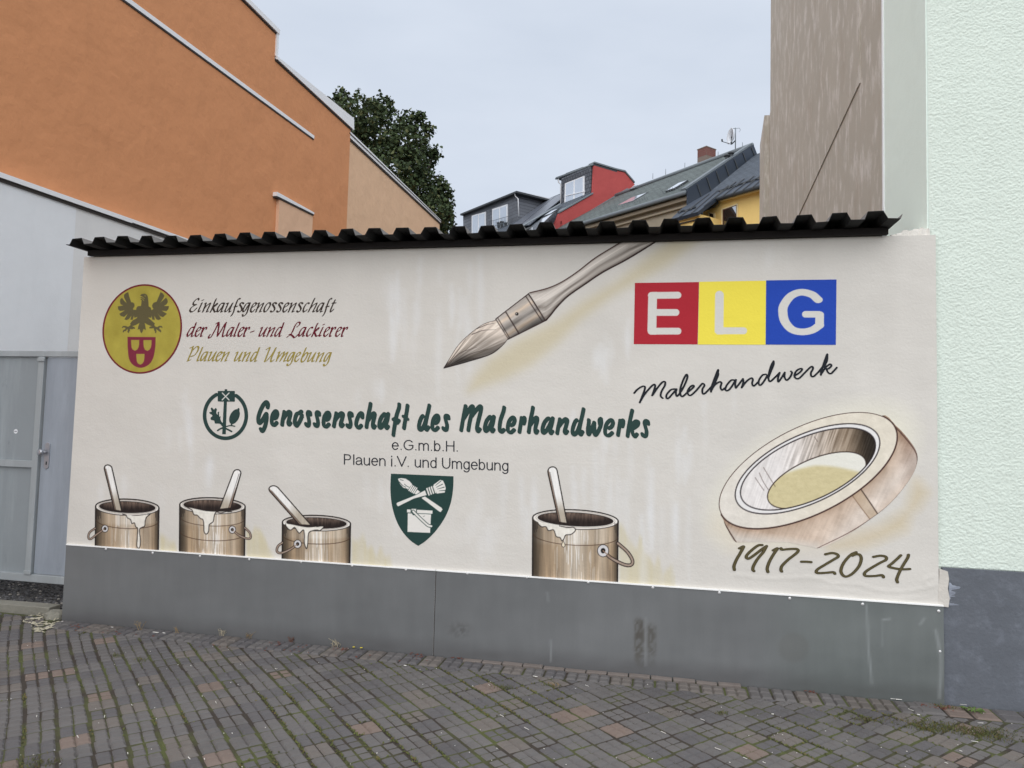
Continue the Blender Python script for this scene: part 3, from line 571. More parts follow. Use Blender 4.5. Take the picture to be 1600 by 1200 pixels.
def paintbrush():
    c = Canvas(690, 366, 1042, 580, .85); Z = lambda q: zz(q, (680,370), 4.)
    def along(X, Y, a, b, w):  # distance across the brush axis, -1..1
        a = np.array(a); b = np.array(b); d = (b-a)/np.linalg.norm(b-a); return ((X-a[0])*-d[1]+(Y-a[1])*d[0])/w, (X-a[0])*d[0]+(Y-a[1])*d[1]
    a0, a1 = Z([(60,815),(1240,55)])
    up = cr(Z([(1215,0),(1120,58),(1000,132),(900,210),(820,265),(760,298),(690,325),(590,350)]), 4); lo = cr(Z([(692,522),(722,488),(760,440),(830,370),(930,300),(1050,220),(1200,140),(1350,48),(1410,5)]), 4)
    def hc(X, Y):
        # cross position between the two edges
        yu = np.interp(X, up[::-1, 0], up[::-1, 1]); yl = np.interp(X, lo[:, 0], lo[:, 1]); v = np.clip((Y-yu)/(yl-yu+1e-6), 0, 1)
        s = fbm((X+Y*1.6)/30, (Y-X*.0+X*.62)/1.6, 91, 3)
        k = np.interp(v, [0, .12, .3, .48, .58, .72, .86, 1], [.62, .9, .97, .80, .58, .84, .66, .34])[..., None]
        return np.clip(np.array((228, 220, 211))*k+((s-.5)*44)[..., None]+np.array((6, -2, -8))*(1-k), 0, 255)
    c.fill(np.vstack([up, lo]), hc); c.pen(up, .9, .9, 0, (66, 44, 40), .95); c.pen(lo, 1.15, 1.15, 0, (48, 33, 31), .95)
    def fc(sd):
        def f(X, Y):
            v, l = along(X, Y, a0, a1, 26.); s = fbm(l/25, v*9, sd, 3)
            k = np.interp(v, [-1, -.7, -.45, -.2, .05, .2, .45, .7, 1], [.7, .9, .97, .82, .55, .8, .7, .42, .28])[..., None]
            col = np.array((216, 206, 196))*k+np.array((30, 12, -8))*(np.exp(-((v+.45)/.12)**2)+np.exp(-((v-.4)/.14)**2))[..., None]*.5
            return np.clip(col+((s-.5)*50)[..., None], 0, 255)
        return f
    c.fill(Z([(440,468),(583,356),(688,522),(524,606)]), fc(93)); c.fill(Z([(378,514),(440,468),(524,606),(455,640)]), fc(95))
    for q, r in (([(440,468),(524,606)], 1.0), ([(583,356),(688,522)], 1.1), ([(565,370),(670,530)], .8), ([(378,514),(455,640)], .8), ([(390,506),(466,634)], .65), ([(378,514),(440,466),(583,356)], .8), ([(455,640),(524,606),(688,524)], .9)): c.line(Z(q), r, (50,36,34), .9, sm=False, cover=True)
    c.pen(Z([(510,482)]), 2.6, 2.6, 0, (30,24,24)); c.pen(Z([(507,480)]), .9, .9, 0, (200,196,190))
    BR = cr(Z([(378,520),(300,545),(210,610),(140,680),(95,750),(50,822)]), 4).tolist()+cr(Z([(52,824),(120,806),(230,775),(350,735),(420,682),(455,640)]), 4).tolist()
    tip = np.array(Z([(50,822)])[0])
    def bc(X, Y):
        an = np.arctan2(tip[1]-Y, X-tip[0]); r = np.hypot(X-tip[0], Y-tip[1]); s = fbm(an*26, r/45, 97, 3); s2 = vn(an*60, r/30, 98)
        k = np.interp(an, [.1, .3, .45, .6, .75, .9, 1.1], [.32, .42, .66, .72, .86, .96, .8])
        k = k*(1-.55*sst(60, 20, r)*sst(.9, .5, an)); k = k+.25*sst(70, 105, r)*sst(.3, .6, an)
        return np.clip(np.array((222, 208, 194))*np.clip(k, .2, 1)[..., None]+((s-.5)*95+(s2-.5)*40)[..., None], 20, 240)
    c.fill(BR, bc); c.line(BR, .75, (44,34,34), .95, sm=False)
    for q in ([(60,815),(120,740),(190,640)],[(60,818),(110,720),(170,640)],[(70,812),(150,730),(260,690)],[(60,820),(200,770),(330,740),(420,680)],[(80,810),(200,740),(330,700)],[(60,816),(100,735),(150,655)],[(260,575),(320,550),(370,540)],[(230,610),(300,585),(380,580)]): c.line(Z(q), .6, (44,34,32), .85, taper=[1, .7, .2])
    return c
WALLP = [(130,402),(1456,368),(1470,948),(104,851)]
def wallpaint():
    """soft washes painted on the plaster itself"""
    c = Canvas(88, 352, 1490, 965, 2.4, CREAM); X, Y = c.X, c.Y
    n = fbm(X/90, Y/60, 3); c.C += ((n-.5)*9)[..., None]+(fbm(X/30, Y/300, 4)-.5)[..., None]*np.array((5, 5, 5))
    rng = np.random.RandomState(7)
    for x0, x1, y0, y1, k, al in ((600,760,395,560,26,.22),(250,300,600,720,8,.2),(520,640,590,640,5,.15),(740,840,740,860,14,.22),(860,1080,640,850,34,.24),(930,990,500,590,8,.28),(150,280,730,800,6,.12),(1160,1240,380,430,6,.1),(560,640,740,830,6,.14),(320,330,690,790,5,.18),(690,740,790,860,5,.1),(1080,1150,560,700,4,.1)):
        for i in range(k):
            x = rng.uniform(x0, x1); y = rng.uniform(y0, y1-30); L = rng.uniform(25, (y1-y0)*.7)
            c.line([(x, y), (x+rng.uniform(-2, 2), y+L*.5), (x, y+L)], rng.uniform(2, 6), (226,228,231), 1.5*al*rng.uniform(.4, 1), soft=rng.uniform(7, 12), taper=[.5, 1, .2])
    O = (196, 184, 150)
    Z = lambda q: zz(q, (680,370), 4.)
    for s, al in ((30, .42), (14, .42)): c.fill(Z([(1640,20),(1450,175),(1110,362),(900,520),(770,655),(600,795),(430,885),(215,960),(250,880),(345,770),(520,650),(770,525),(930,410),(1130,290),(1420,60),(1480,10)]), O, al, soft=s, cover=False)
    def fringe(xa, xb, yt, yb, al, seed):
        w = c.win([(xa-4, yt-20), (xb+10, yb+14)], 2); x, y = X[w], Y[w]; t = np.clip((x-xa)/(xb-xa), 0, 1)
        top = yt+(yb-yt)*(.05+.85*t**1.2)+(vn(x/7, 0*x, seed)-.5)*34
        m = sst(0, 14, y-top)*sst(0, 3, x-xa)*sst(1.15, .8, (x-xa)/(xb-xa))*al*(.55+.6*vn(x/3.5, y/60, seed+1))
        m = np.clip(m, 0, 1)[..., None]; c.C[w] = c.C[w]*(1-m)+np.array((200, 190, 156))*m
    fringe(248, 282, 818, 862, .75, 31); fringe(384, 428, 812, 868, .75, 33); fringe(548, 612, 822, 882, .7, 35); fringe(966, 1062, 812, 915, .62, 37); fringe(120, 150, 835, 856, .3, 39)
    T = lambda q: zz(q, *TZ)
    c.fill(T(ell(680, 460, 640, 450)), (225,221,204), .85, soft=46, cover=False)
    c.fill(T([(1330,500),(1380,560),(1330,640),(1100,790),(800,900),(1000,880),(1250,780)]), (198,182,150), .95, soft=34, cover=False)
    c.fill(T([(80,720),(60,800),(160,900),(420,900),(700,930),(1100,820),(900,780),(300,860)]), (205,190,168), .4, soft=40, cover=False)
    c.C = np.clip(c.C, 0, 255)
    P = [(120,330),(1500,330),(1500,1000),(80,1000)]
    return c

def arc(cx, cy, rx, ry, a0, a1, n=14): t = np.radians(np.linspace(a0, a1, n)); return [(cx+rx*math.cos(a), cy+ry*math.sin(a)) for a in t]
X_ = .725  # x height over cap height
SANS = {  # advance, strokes; y up, cap height 1
 'P': (.93, [[(.14,0),(.14,1)], [(.14,.97),(.50,.97)]+arc(.50,.72,.24,.25,90,-90)+[(.14,.47)]]), 'l': (.31, [[(.15,0),(.15,1)]]), 'i': (.31, [[(.15,0),(.15,X_)], [(.15,.95),(.15,1)]]),
 '.': (.39, [[(.19,.02),(.19,.05)]]), ' ': (.39, []), 'V': (.93, [[(.03,1),(.465,.02)], [(.465,.02),(.90,1)]]),
 'U': (1.01, [[(.14,1),(.14,.38)]+arc(.505,.38,.365,.38,180,360)+[(.87,1)]]), 'H': (1.01, [[(.14,0),(.14,1)], [(.87,0),(.87,1)], [(.14,.53),(.87,.53)]]),
 'G': (1.08, [arc(.56,.5,.46,.49,42,318,24)+[(.96,.24),(.98,.48)], [(.60,.48),(.98,.48)]]),
 'u': (.78, [[(.12,X_),(.12,.25)]+arc(.36,.25,.24,.25,180,300)+[(.64,.2)], [(.64,X_),(.64,0)]]), 'n': (.78, [[(.12,0),(.12,X_)], [(.12,.5)]+arc(.40,.46,.25,.26,140,10,8)+[(.65,.45),(.65,0)]]),
 'm': (1.16, [[(.12,0),(.12,X_)], [(.12,.52)]+arc(.355,.48,.22,.24,140,10,8)+[(.58,0)], [(.58,.5)]+arc(.82,.48,.22,.24,140,10,8)+[(1.04,0)]]),
 'a': (.78, [[(.10,.55)]+arc(.36,.52,.25,.205,155,10,8)+[(.62,.15),(.68,0)], [(.61,.42),(.30,.38)]+arc(.30,.2,.22,.19,100,290,10)+[(.50,.08),(.61,.22)]]),
 'e': (.78, [[(.10,.38),(.68,.38)]+arc(.39,.365,.29,.36,0,320,22)]), 'b': (.78, [[(.12,1),(.12,0)], arc(.38,.36,.27,.36,155,-155,20)]), 'd': (.78, [[(.65,1),(.65,0)], arc(.39,.36,.27,.36,25,335,20)]),
 'g': (.78, [[(.65,X_),(.65,-.05)]+arc(.38,-.03,.27,.26,0,-150,10), arc(.39,.36,.27,.36,25,335,20)])}
def sanstext():
    out = []
    for txt, x0, x1, y0, y1, cap in (('e.G.m.b.H.', 611.5, 717.5, 702.2, 705.3, 14.9), ('Plauen i.V. und Umgebung', 536, 795.5, 725.2, 735.5, 15.3)):
        W = sum(SANS[ch][0] for ch in txt); c = Canvas(x0-3, y0-cap-6, x1+4, y1+9, .5, (44, 46, 52)); u = 0
        for ch in txt:
            for q in SANS[ch][1]:
                P = [(x0+(u+x)*(x1-x0)/W, y0+(y1-y0)*(u+x)/W-y*cap*(1+.04*(u+x)/W)) for x, y in q]; c.pen(P, .95, .82, 0, (44, 46, 52))
            u += SANS[ch][0]
        out.append(c)
    return out
# ================================================================ THE SETTING
XL, XR = -4.96, 1.835; ZT, ZC = 3.128, .632     # mural wall: left, right, top, top of the metal cladding
m = NT('asphalt_and_soil', .95); m.base(m.mix(m.noise(2, 6), lin((70, 66, 62)), lin((98, 94, 88)))); m.bump(m.noise(60, 5), .004)
tag(mk('ground', [(-300, -300, -.06), (300, -300, -.06), (300, 300, -.06), (-300, 300, -.06)], [[0, 1, 2, 3]], m.m), kind='structure')
# ---- joint bed of the pavement: dark soil with moss
m = NT('mossy_joint_soil', .95); moss = m.ramp(m.noise(2.6, 5, .6), [(.44, 0.), (.60, 1.)])
soil = m.mix(m.noise(120, 3), lin((36, 31, 28)), lin((70, 62, 54))); grn = m.mix(m.noise(90, 4), lin((54, 60, 34)), lin((92, 98, 50)))
m.base(m.mix(moss, soil, grn)); m.bump(m.noise(150, 5), .005)
pave = mk('pavement', [(-12, -9, -.0095), (9, -9, -.0095), (9, .6, -.0095), (-4.9, .6, -.0095), (-4.9, .07, -.0095), (-12, .07, -.0095)], [[0, 1, 2, 3, 4, 5]], m.m); tag(pave, kind='structure')
def stone_mat(name, a, b):
    m = NT(name, .88, 0, .3); c = m.mix(m.noise(5, 5, .6), lin(a), lin(b)); c = m.mix(m.ramp(m.noise(260, 2), [(.62, 0.), (.75, .5)]), c, lin((128, 124, 120)))
    c = m.mix(m.ramp(m.noise(1.1, 5, .65), [(.5, 0.), (.75, .45)]), c, lin((62, 58, 56))); m.base(c); k = m.bump(m.noise(28, 4), .003, .8); m.bump(m.noise(320, 3), .0012, 1, k); return m.m
STM = [stone_mat('grey_paver', (92, 90, 90), (108, 105, 104)), stone_mat('dark_grey_paver', (84, 82, 84), (99, 97, 98)), stone_mat('brownish_paver', (101, 96, 93), (112, 106, 101)), stone_mat('reddish_paver', (110, 98, 92), (124, 110, 102))]
TH = R(45.9); EA = np.array((-math.sin(TH), math.cos(TH))); EB = np.array((math.cos(TH), math.sin(TH))); S = .155
def cells_mesh(cells, zt=0., gr=.012, ins=.0125, skirt=.035, rng=None):
    V = []; F = []
    for P in cells:
        P = np.asarray(P); n = len(P); ce = P.mean(0); k = len(V); dz = 0 if rng is None else rng.uniform(-.0008, .0008)
        d = P-ce; L = np.linalg.norm(d, axis=1)[:, None]; Q = ce+d*np.clip(1-ins*1.4/L, .3, 1)
        V += [(x, y, zt+dz) for x, y in Q]+[(x, y, zt-gr) for x, y in P]+[(x, y, zt-skirt) for x, y in P]
        F += [[k+i for i in range(n)]]
        for i in range(n): j = (i+1) % n; F += [[k+i, k+n+i, k+n+j, k+j], [k+n+i, k+2*n+i, k+2*n+j, k+n+j]]
    return V, F
def block_cells(rng, w, h, nx=2, ny=2, gap=.0):
    xs = np.linspace(-w/2, w/2, nx+1); ys = np.linspace(-h/2, h/2, ny+1); g = [[np.array((x, y))+rng.uniform(-.0022, .0022, 2) for x in xs] for y in ys]
    return [[g[j][i], g[j][i+1], g[j+1][i+1], g[j+1][i]] for j in range(ny) for i in range(nx)]
rng = np.random.RandomState(3)
VAR = []
for v in range(5):
    cs = block_cells(rng, S-.016, S-.012); V, F = cells_mesh(cs, rng=rng)
    for mt in STM:
        me = bpy.data.meshes.new('paving_stone'); me.from_pydata([tuple(p) for p in V], [], F); me.materials.append(mt); VAR.append((me, cs))
def clip_half(P, n, c):   # keep points with n.p <= c
    out = []
    for i in range(len(P)):
        a, b = np.asarray(P[i]), np.asarray(P[(i+1) % len(P)]); da, db = n@a-c, n@b-c
        if da <= 0: out.append(a)
        if (da < 0) != (db < 0) and da != db: out.append(a+(b-a)*(da/(da-db)))
    return out
yband = lambda x: -.225+.0*x
N_ = np.array((-.0, 1.)); blocks = []
O_ = np.array((-2.888, -2.165))
for i in range(-75, 80):
    jit = rng.uniform(-.02, .02)+.5*S*(i % 2)*0
    for j in range(-80, 80):
        ctr = O_+EB*(i+.5)*S+EA*(j*S+jit)
        ctr = ctr+EB*.016*math.sin(j*.31+i*.15)+EA*.020*math.sin(i*.37)
        if not (-7.6 < ctr[0] < 4.6 and -4.6 < ctr[1] < .05): continue
        if ctr[0] < -5.05: lim = .02
        else: lim = -.228
        if ctr[1] > lim+S*.72: continue
        blocks.append((ctr, lim, rng.choice(4, p=[.52, .335, .115, .03]), rng.randint(5), TH+rng.choice((0, 1, 2, 3))*math.pi/2+rng.normal(0, .012), rng.normal(0, .0022), rng.normal(0, .013, 2)))
full = []; rest = []
for bk in blocks:
    ctr, lim, mi, vi, a, dz, tl = bk; c0 = np.array((ctr[0], ctr[1], 0)); px, py = px_of(c0); d = (c0-CAM)@CW
    vis = 0 < px < 1600 and py < 1200+30 and d > 0
    (full if vis else rest).append((d, bk))
full.sort(key=lambda q: q[0]); rest += full[286:]; full = full[:286]
def cutcells(bk):
    ctr, lim, mi, vi, a, dz, tl = bk; Rm = np.array(((math.cos(a), -math.sin(a)), (math.sin(a), math.cos(a)))); out = []
    for q in VAR[vi*4][1]:
        P = [ctr+Rm@p for p in q]; P = clip_half(P, N_, lim)
        if len(P) >= 3:
            ar = abs(sum(P[k][0]*P[(k+1) % len(P)][1]-P[(k+1) % len(P)][0]*P[k][1] for k in range(len(P))))/2
            if ar > 1.2e-4: out.append(P)
    return out
for d, bk in full:
    ctr, lim, mi, vi, a, dz, tl = bk
    if ctr[1]+S*.72 < lim:
        o = bpy.data.objects.new('paving_stone', VAR[vi*4+mi][0]); o.location = (ctr[0], ctr[1], dz); o.rotation_euler = (tl[0], tl[1], a); link(o, pave)
    else:
        cs = cutcells(bk)
        if cs: V, F = cells_mesh(cs, zt=dz); mk('paving_stone', V, F, STM[mi], pave)
pv = []; mi_ = []
for d, bk in rest:
    ctr, lim, mi, vi, a, dz, tl = bk; cs = cutcells(bk)
    if cs: V, F = cells_mesh(cs, zt=dz); pv.append((V, F)); mi_ += [mi]*len(F)
V, F = merge(pv); tag(mk('paving_stones', V, F, STM, pave, mi=mi_), kind='stuff')
# ---- soldier row along the wall, sheared at the left, and the upright edging stones behind it
x = -4.93; sh = .09; k = 0
while x < 1.62:
    w = rng.uniform(.150, .158); shear = 0. ; y0, y1 = -.222, -.018-.055*(1 if -1.45 < x < .55 else 0)-max(0, (x-.9))*.0
    z = rng.normal(.001, .0015); cs = []
    for (a, b) in ((0, .5), (.5, 1)):
        for (c, d) in ((0, .5), (.5, 1)):
            cs.append([(x+.004+(w-.013)*a-shear*(.5-c)*2, y0+(y1-y0)*c), (x+.004+(w-.013)*b-shear*(.5-c)*2, y0+(y1-y0)*c), (x+.004+(w-.013)*b-shear*(.5-d)*2, y0+(y1-y0)*d), (x+.004+(w-.013)*a-shear*(.5-d)*2, y0+(y1-y0)*d)])
    cs = [[(p+rng.uniform(-.001, .001), q) for p, q in P] for P in cs]
    V, F = cells_mesh(cs, zt=z+.002); mk('border_stone', V, F, STM[rng.choice(4, p=[.47, .3, .20, .03])], pave); x += w; k += 1
M_edge = simple('worn_edging_stone', (114, 106, 101), .25, 9, .9, 0, .003, 50)
x = -1.40
while x < .56:
    w = rng.uniform(.145, .16); z = rng.uniform(.004, .014); o = prism('edging_stone', [(x, -.070, -.05), (x+w-.008, -.070, -.05), (x+w-.008, -.070, z+rng.uniform(-.003, .003)), (x, -.070, z)], (0, .052, 0), M_edge, pave, b=.004); x += w
x = 1.66                                         # stones in front of the plinth
while x < 3.6:
    cs = [[(x, -.2), (x+.15, -.2), (x+.15, -.105), (x, -.105)], [(x, -.105), (x+.15, -.105), (x+.15, -.01), (x, -.01)]]
    V, F = cells_mesh(cs, zt=rng.normal(0, .002)); mk('border_stone', V, F, STM[rng.choice(4, p=[.4, .4, .15, .05])], pave); x += .157
# ---- gravel yard under the gate
m = NT('dark_gravel_bed', .95); m.base(m.mix(m.noise(60, 4), lin((40, 40, 42)), lin((98, 96, 94)))); m.bump(m.noise(70, 5), .02)
tag(mk('yard', [(-12, .19, .0), (-4.9, .19, .0), (-4.9, 12, .03), (-12, 12, .03)], [[0, 1, 2, 3]], m.m), kind='structure')
ST = [simple('gravel_grey', (96, 96, 98), .3, 8, .9), simple('gravel_dark', (58, 58, 60), .3, 8, .9), simple('gravel_pale', (150, 146, 140), .2, 8, .9)]
def pebble(p, r, rng):
    V = []
    for zz_, rr in ((-.5, .7), (.15, 1.), (.7, .55)):
        for k in range(5): a = 2*math.pi*k/5+rng.uniform(-.3, .3); q = r*rr*rng.uniform(.75, 1.2); V.append((p[0]+q*math.cos(a), p[1]+q*math.sin(a), p[2]+r*zz_*.8))
    F = [[a*5+k, a*5+(k+1) % 5, (a+1)*5+(k+1) % 5, (a+1)*5+k] for a in range(2) for k in range(5)]+[[10, 11, 12, 13, 14]]; return V, F
pv = []; mi_ = []
for k in range(3600):
    u = rng.uniform() ; p = (rng.uniform(-7.2, -4.92), .20+1.6*u**1.4, .004); V, F = pebble(p, rng.uniform(.006, .017), rng); pv.append((V, F)); mi_ += [rng.choice(3, p=[.5, .42, .08])]*len(F)
V, F = merge(pv); tag(mk('gravel', V, F, ST, mi=mi_), 'loose dark gravel in the yard behind the kerb and under the gate', 'gravel', kind='stuff')
# ---- kerb, broken concrete lump, mortar smear
M_kerb = NT('old_concrete_kerb', .95); M_kerb.base(M_kerb.mix(M_kerb.noise(6, 6, .7), lin((104, 102, 92)), lin((150, 148, 138)))); M_kerb.bump(M_kerb.noise(45, 5), .006)
prism('kerb_stone', [(-7.6, .02, -.04), (-5.19, .10, -.04), (-5.19, .10, .058), (-7.6, .02, .062)], (-.006, .13, 0), M_kerb.m, b=.006)
tag(bpy.data.objects['kerb_stone'], 'long weathered concrete kerb stone on the ground in front of the grey gate', 'kerb')
bmv = []; r2 = np.random.RandomState(5)
for k, (z, s) in enumerate(((-.03, 1.), (.03, .95), (.055, .6))):
    for i in range(10): a = 2*math.pi*i/10; q = s*(1+r2.uniform(-.18, .18)); bmv.append((-5.075+.095*q*math.cos(a), .055+.075*q*math.sin(a), z+r2.uniform(-.006, .006)))
F = [[a*10+k, a*10+(k+1) % 10, (a+1)*10+(k+1) % 10, (a+1)*10+k] for a in range(2) for k in range(10)]+[list(range(20, 30))]
tag(mk('concrete_lump', bmv, F, M_kerb.m), 'broken lump of concrete between the kerb stone and the grey metal cladding', 'concrete lump')
# ================================================================ THE PAINTED GARAGE
gar = thing('painted_garage', (-1.56, .12, 0), 'low cream garage painted with paint tins, brush and lettering, black corrugated roof', 'garage')
wp = wallpaint()
xs = np.arange(XL, XR+.001, .013); xs[-1] = XR; zs = np.arange(ZC-.05, ZT+.001, .013); zs[-1] = ZT
GX, GZ = np.meshgrid(xs, zs); P = np.stack([GX, 0*GX, GZ], -1); d = P-CAM; w = d@CW; qx = 800+FPX*(d@CR)/w; qy = 600-FPX*(d@CU)/w
col = sample(wp, qx, qy)
# lumpy patched plaster low down at the right: ridges stand 2-6 mm proud
rg = np.zeros_like(GX)
for pts in ([(1212,904),(1250,902),(1285,905),(1300,912),(1340,912),(1362,920),(1400,924),(1440,920),(1466,914)], [(1290,918),(1330,924),(1380,934),(1440,934)], [(1445,905),(1458,900),(1464,908),(1455,916),(1446,912),(1445,905)], [(1150,898),(1190,903),(1215,904)]):
    Q = cr(pts, 6)
    for (ax, ay), (bx, by) in zip(Q[:-1], Q[1:]):
        t = np.clip(((qx-ax)*(bx-ax)+(qy-ay)*(by-ay))/((bx-ax)**2+(by-ay)**2+1e-9), 0, 1); dd = np.hypot(qx-ax-t*(bx-ax), qy-ay-t*(by-ay)); rg = np.maximum(rg, .0024*np.exp(-(dd/3.0)**2)*(qy > ay+t*(by-ay)-2))
P[..., 1] -= rg*(.6+.8*vn(qx/9, qy/6, 5)); P[..., 1] -= .0015*sst(930, 950, qx*0+qy)*sst(1300, 1440, qx)*vn(qx/14, qy/8, 8)
gridmesh('plaster_face', P, M_paint, gar, col)
M_cream = plaster('cream_render', (205, 200, 192), .03)
box('wall', XL, XR, .004, .24, 0, ZT, M_cream, gar)
box('side_wall', XL, XL+.24, .24, 3.4, 0, ZT, M_cream, gar); box('back_wall', XL+.24, 1.55, 3.2, 3.4, 0, ZT-.1, M_cream, gar)
# small plaster tongue lapping onto the neighbour's plinth
V = [onY(*q, -.002) for q in [(1468,889),(1481,893),(1483,905),(1481,920),(1484,935),(1482,949),(1466,947)]]
prism('plaster_patch', V, (0, .028, 0), M_cream, gar)
# ---- the mural, motif by motif
def motif(name, c, label, Y0=-.0014): return field(name, c, wallmap(Y0), M_paint, gar, label)
motif('painted_emblem', emblem(), 'round gold emblem with a black eagle over a red shield')
for c, t in zip([calligraphy(l) for l in LINES], ('black calligraphic line reading Einkaufsgenossenschaft', 'dark red calligraphic line reading der Maler- und Lackierer', 'ochre calligraphic line reading Plauen und Umgebung')): motif('painted_lettering', c, t)
motif('painted_logo', treelogo(), 'dark green ring with a mallet, an oak leaf and an acorn')
motif('painted_lettering', boldtext(), 'bold dark green brush lettering Genossenschaft des Malerhandwerks', -.0022)
motif('painted_shield', shield(), 'dark green shield with two crossed brushes over a bucket')
for k, t in enumerate(('red square with a pale letter E', 'yellow square with a pale letter L', 'blue square with a pale letter G')): motif('painted_square', square(k), t, -.0014-.0003*k)
motif('painted_lettering', handtext(), 'black handwritten word Malerhandwerk rising to the right', -.0024)
motif('painted_lettering', yeartext(), 'olive brown years 1917-2024', -.0030)
for c, t in zip(buckets(), ('painted tin nearest the gate, stick leaning left', 'second painted tin, stick leaning right', 'third painted tin with a long stick leaning far left', 'largest painted tin with the wire handle on its right')): motif('painted_tin', c, t, -.0018)
motif('painted_tape_roll', tape(), 'drawn roll of masking tape seen at an angle'); motif('painted_brush', paintbrush(), 'drawn flat paintbrush with its bristles pointing down left', -.0016)
for q, t in zip(sanstext(), ('thin black sans serif line reading e.G.m.b.H.', 'thin black sans serif line reading Plauen i.V. und Umgebung')): motif('painted_lettering', q, t)
# ---- metal cladding in two sheets with screws
cp = Canvas(84, 840, 1490, 1110, 2.2, (105, 107, 108)); X, Y = cp.X, cp.Y
cp.C += ((fbm(X/160, Y/70, 5)-.5)*16)[..., None]+((fbm(X/14, Y/60, 6)-.5)*7)[..., None]
gx = np.interp(X, [98, 1474], [972, 1093]); dirt = sst(34, 0, gx-Y)*(.35+.5*fbm(X/50, Y/14, 9)); cp.C += ((vn(X/2.2, Y/90, 15)-.5)*1.5)[..., None]; cp.C = cp.C*(1-dirt[..., None]*.75)+np.array((70, 69, 70))*dirt[..., None]*.75
cp.C += np.array((-2, 1, -1))*sst(1150, 1300, X)[..., None]
for a, b, y0, y1, al, s in ((992, 1006, 962, 1055, .5, 61), (1012, 1024, 970, 1050, .42, 63)):
    k = sst(a-4, a+3, X)*sst(b+4, b-3, X)*sst(y0, y0+12, Y)*sst(y1, y1-45, Y)*al*(.4+1.1*(fbm(X/3, Y/7, s) > .45)); k = np.clip(k, 0, 1)[..., None]; cp.C = cp.C*(1-k)+np.array((72, 68, 62))*k
for pts, r_, al in (([(1353,945),(1356,985),(1358,1020),(1362,1068)], 1.0, .55), ([(1379,968),(1378,1010)], .8, .35), ([(1380,968),(1391,967)], 1.2, .45), ([(1438,975),(1444,967)], 2., .3), ([(855,925),(857,940)], .8, .5), ([(860,1000),(861,1033)], .8, .5), ([(1009,965),(1009,1040)], .6, .5), ([(1462,985),(1470,1030),(1468,1090)], 2.5, .35)): cp.line(pts, r_, (166,170,172), al, soft=2.4)
k = (np.exp(-(((X-718)/14)**2+((Y-984)/10)**2))*(fbm(X/3, Y/3, 71) > .5)*.5)[..., None]; cp.C = cp.C*(1-k)+np.array((68, 66, 64))*k
k = (sst(28, 20, np.hypot(X-1240, (Y-1012)*1.05))*.22)[..., None]; cp.C = cp.C*(1-k)+np.array((88, 86, 82))*k
m = NT('painted_sheet_metal', .5, 0, .4); a = m.t.nodes.new('ShaderNodeAttribute'); a.attribute_name = 'Col'; m.base(m.mix(1., a.outputs['Color'], m.mix(m.noise(160, 3, stretch=(1, 1, .3)), .95, 1.05), 'MULTIPLY')); m.bump(m.noise(1.3, 3), .035, .5); M_clad = m.m
M_seam = simple('bare_sheet_edge', (244, 244, 242), .03, 10, .5, 0); M_screw = simple('galvanised_screw', (214, 214, 214), .1, 20, .3, .3)
XS = onY(682, 887)[0]; XQ = 1.858
zb = lambda x: -.025+0*x
def screw(px, py, parent):
    c0 = onY(px, py+3, -.016); V = []; F = []; n = 10; r = .0085
    for k, (rr, yy) in enumerate(((1.25, 0), (1.25, -.001), (1., -.0015), (.8, -.0045), (.4, -.006))): V += [(c0[0]+r*rr*math.cos(2*math.pi*i/n), -.0135+yy, c0[2]+r*rr*math.sin(2*math.pi*i/n)) for i in range(n)]
    F = [[a*n+i, a*n+(i+1) % n, (a+1)*n+(i+1) % n, (a+1)*n+i] for a in range(4) for i in range(n)]+[list(range(4*n, 5*n))]; mk('screw', V, F, M_screw, parent, smooth=True)
SC = [(165,855),(238,861),(312,866),(389,871),(470,875),(550,881),(634,887),(730,893),(823,899),(919,907),(1020,915),(1124,923),(1234,932),(1348,941),(1467,952),(1469,1015)]
for x0, x1, sc in ((XL+.012, XS-.0035, [q for q in SC if q[0] < 680]), (XS+.0035, XQ, [q for q in SC if q[0] > 680])):
    xs = np.linspace(x0, x1, int((x1-x0)/.012)); zs = np.linspace(0, 1, 60); GX, T = np.meshgrid(xs, zs); GZ = -.03+(ZC+.03)*T
    wob = .0035*(fbm(GX*1.5+3, GZ*1.5, 12)-.5)+.0018*np.sin(GX*9+2)*np.exp(-((GZ-ZC)/.08)**2)
    if x1 > 1: wob += .006*np.exp(-((GX-x1)/.04)**2)*np.exp(-((GZ-.30)/.12)**2)
    P = np.stack([GX, -.0125-wob, GZ], -1); d = P-CAM; w = d@CW; pn = gridmesh('cladding_sheet', P, M_clad, gar, sample(cp, 800+FPX*(d@CR)/w, 600-FPX*(d@CU)/w))
    box('sheet_edge', x0, x1, -.0095, -.002, .0, ZC-.001, M_seam, pn)
    box('top_flashing', x0, x1, -.0172, -.001, ZC, ZC+.0095, M_seam, pn)
    for q in sc: screw(*q, pn)
box('seam_dark_strip', XS-.006, XS+.006, -.0085, -.001, 0, ZC-.002, M_capd, gar)  # dark strip added behind the seam, its colour stands in for the gap's shade
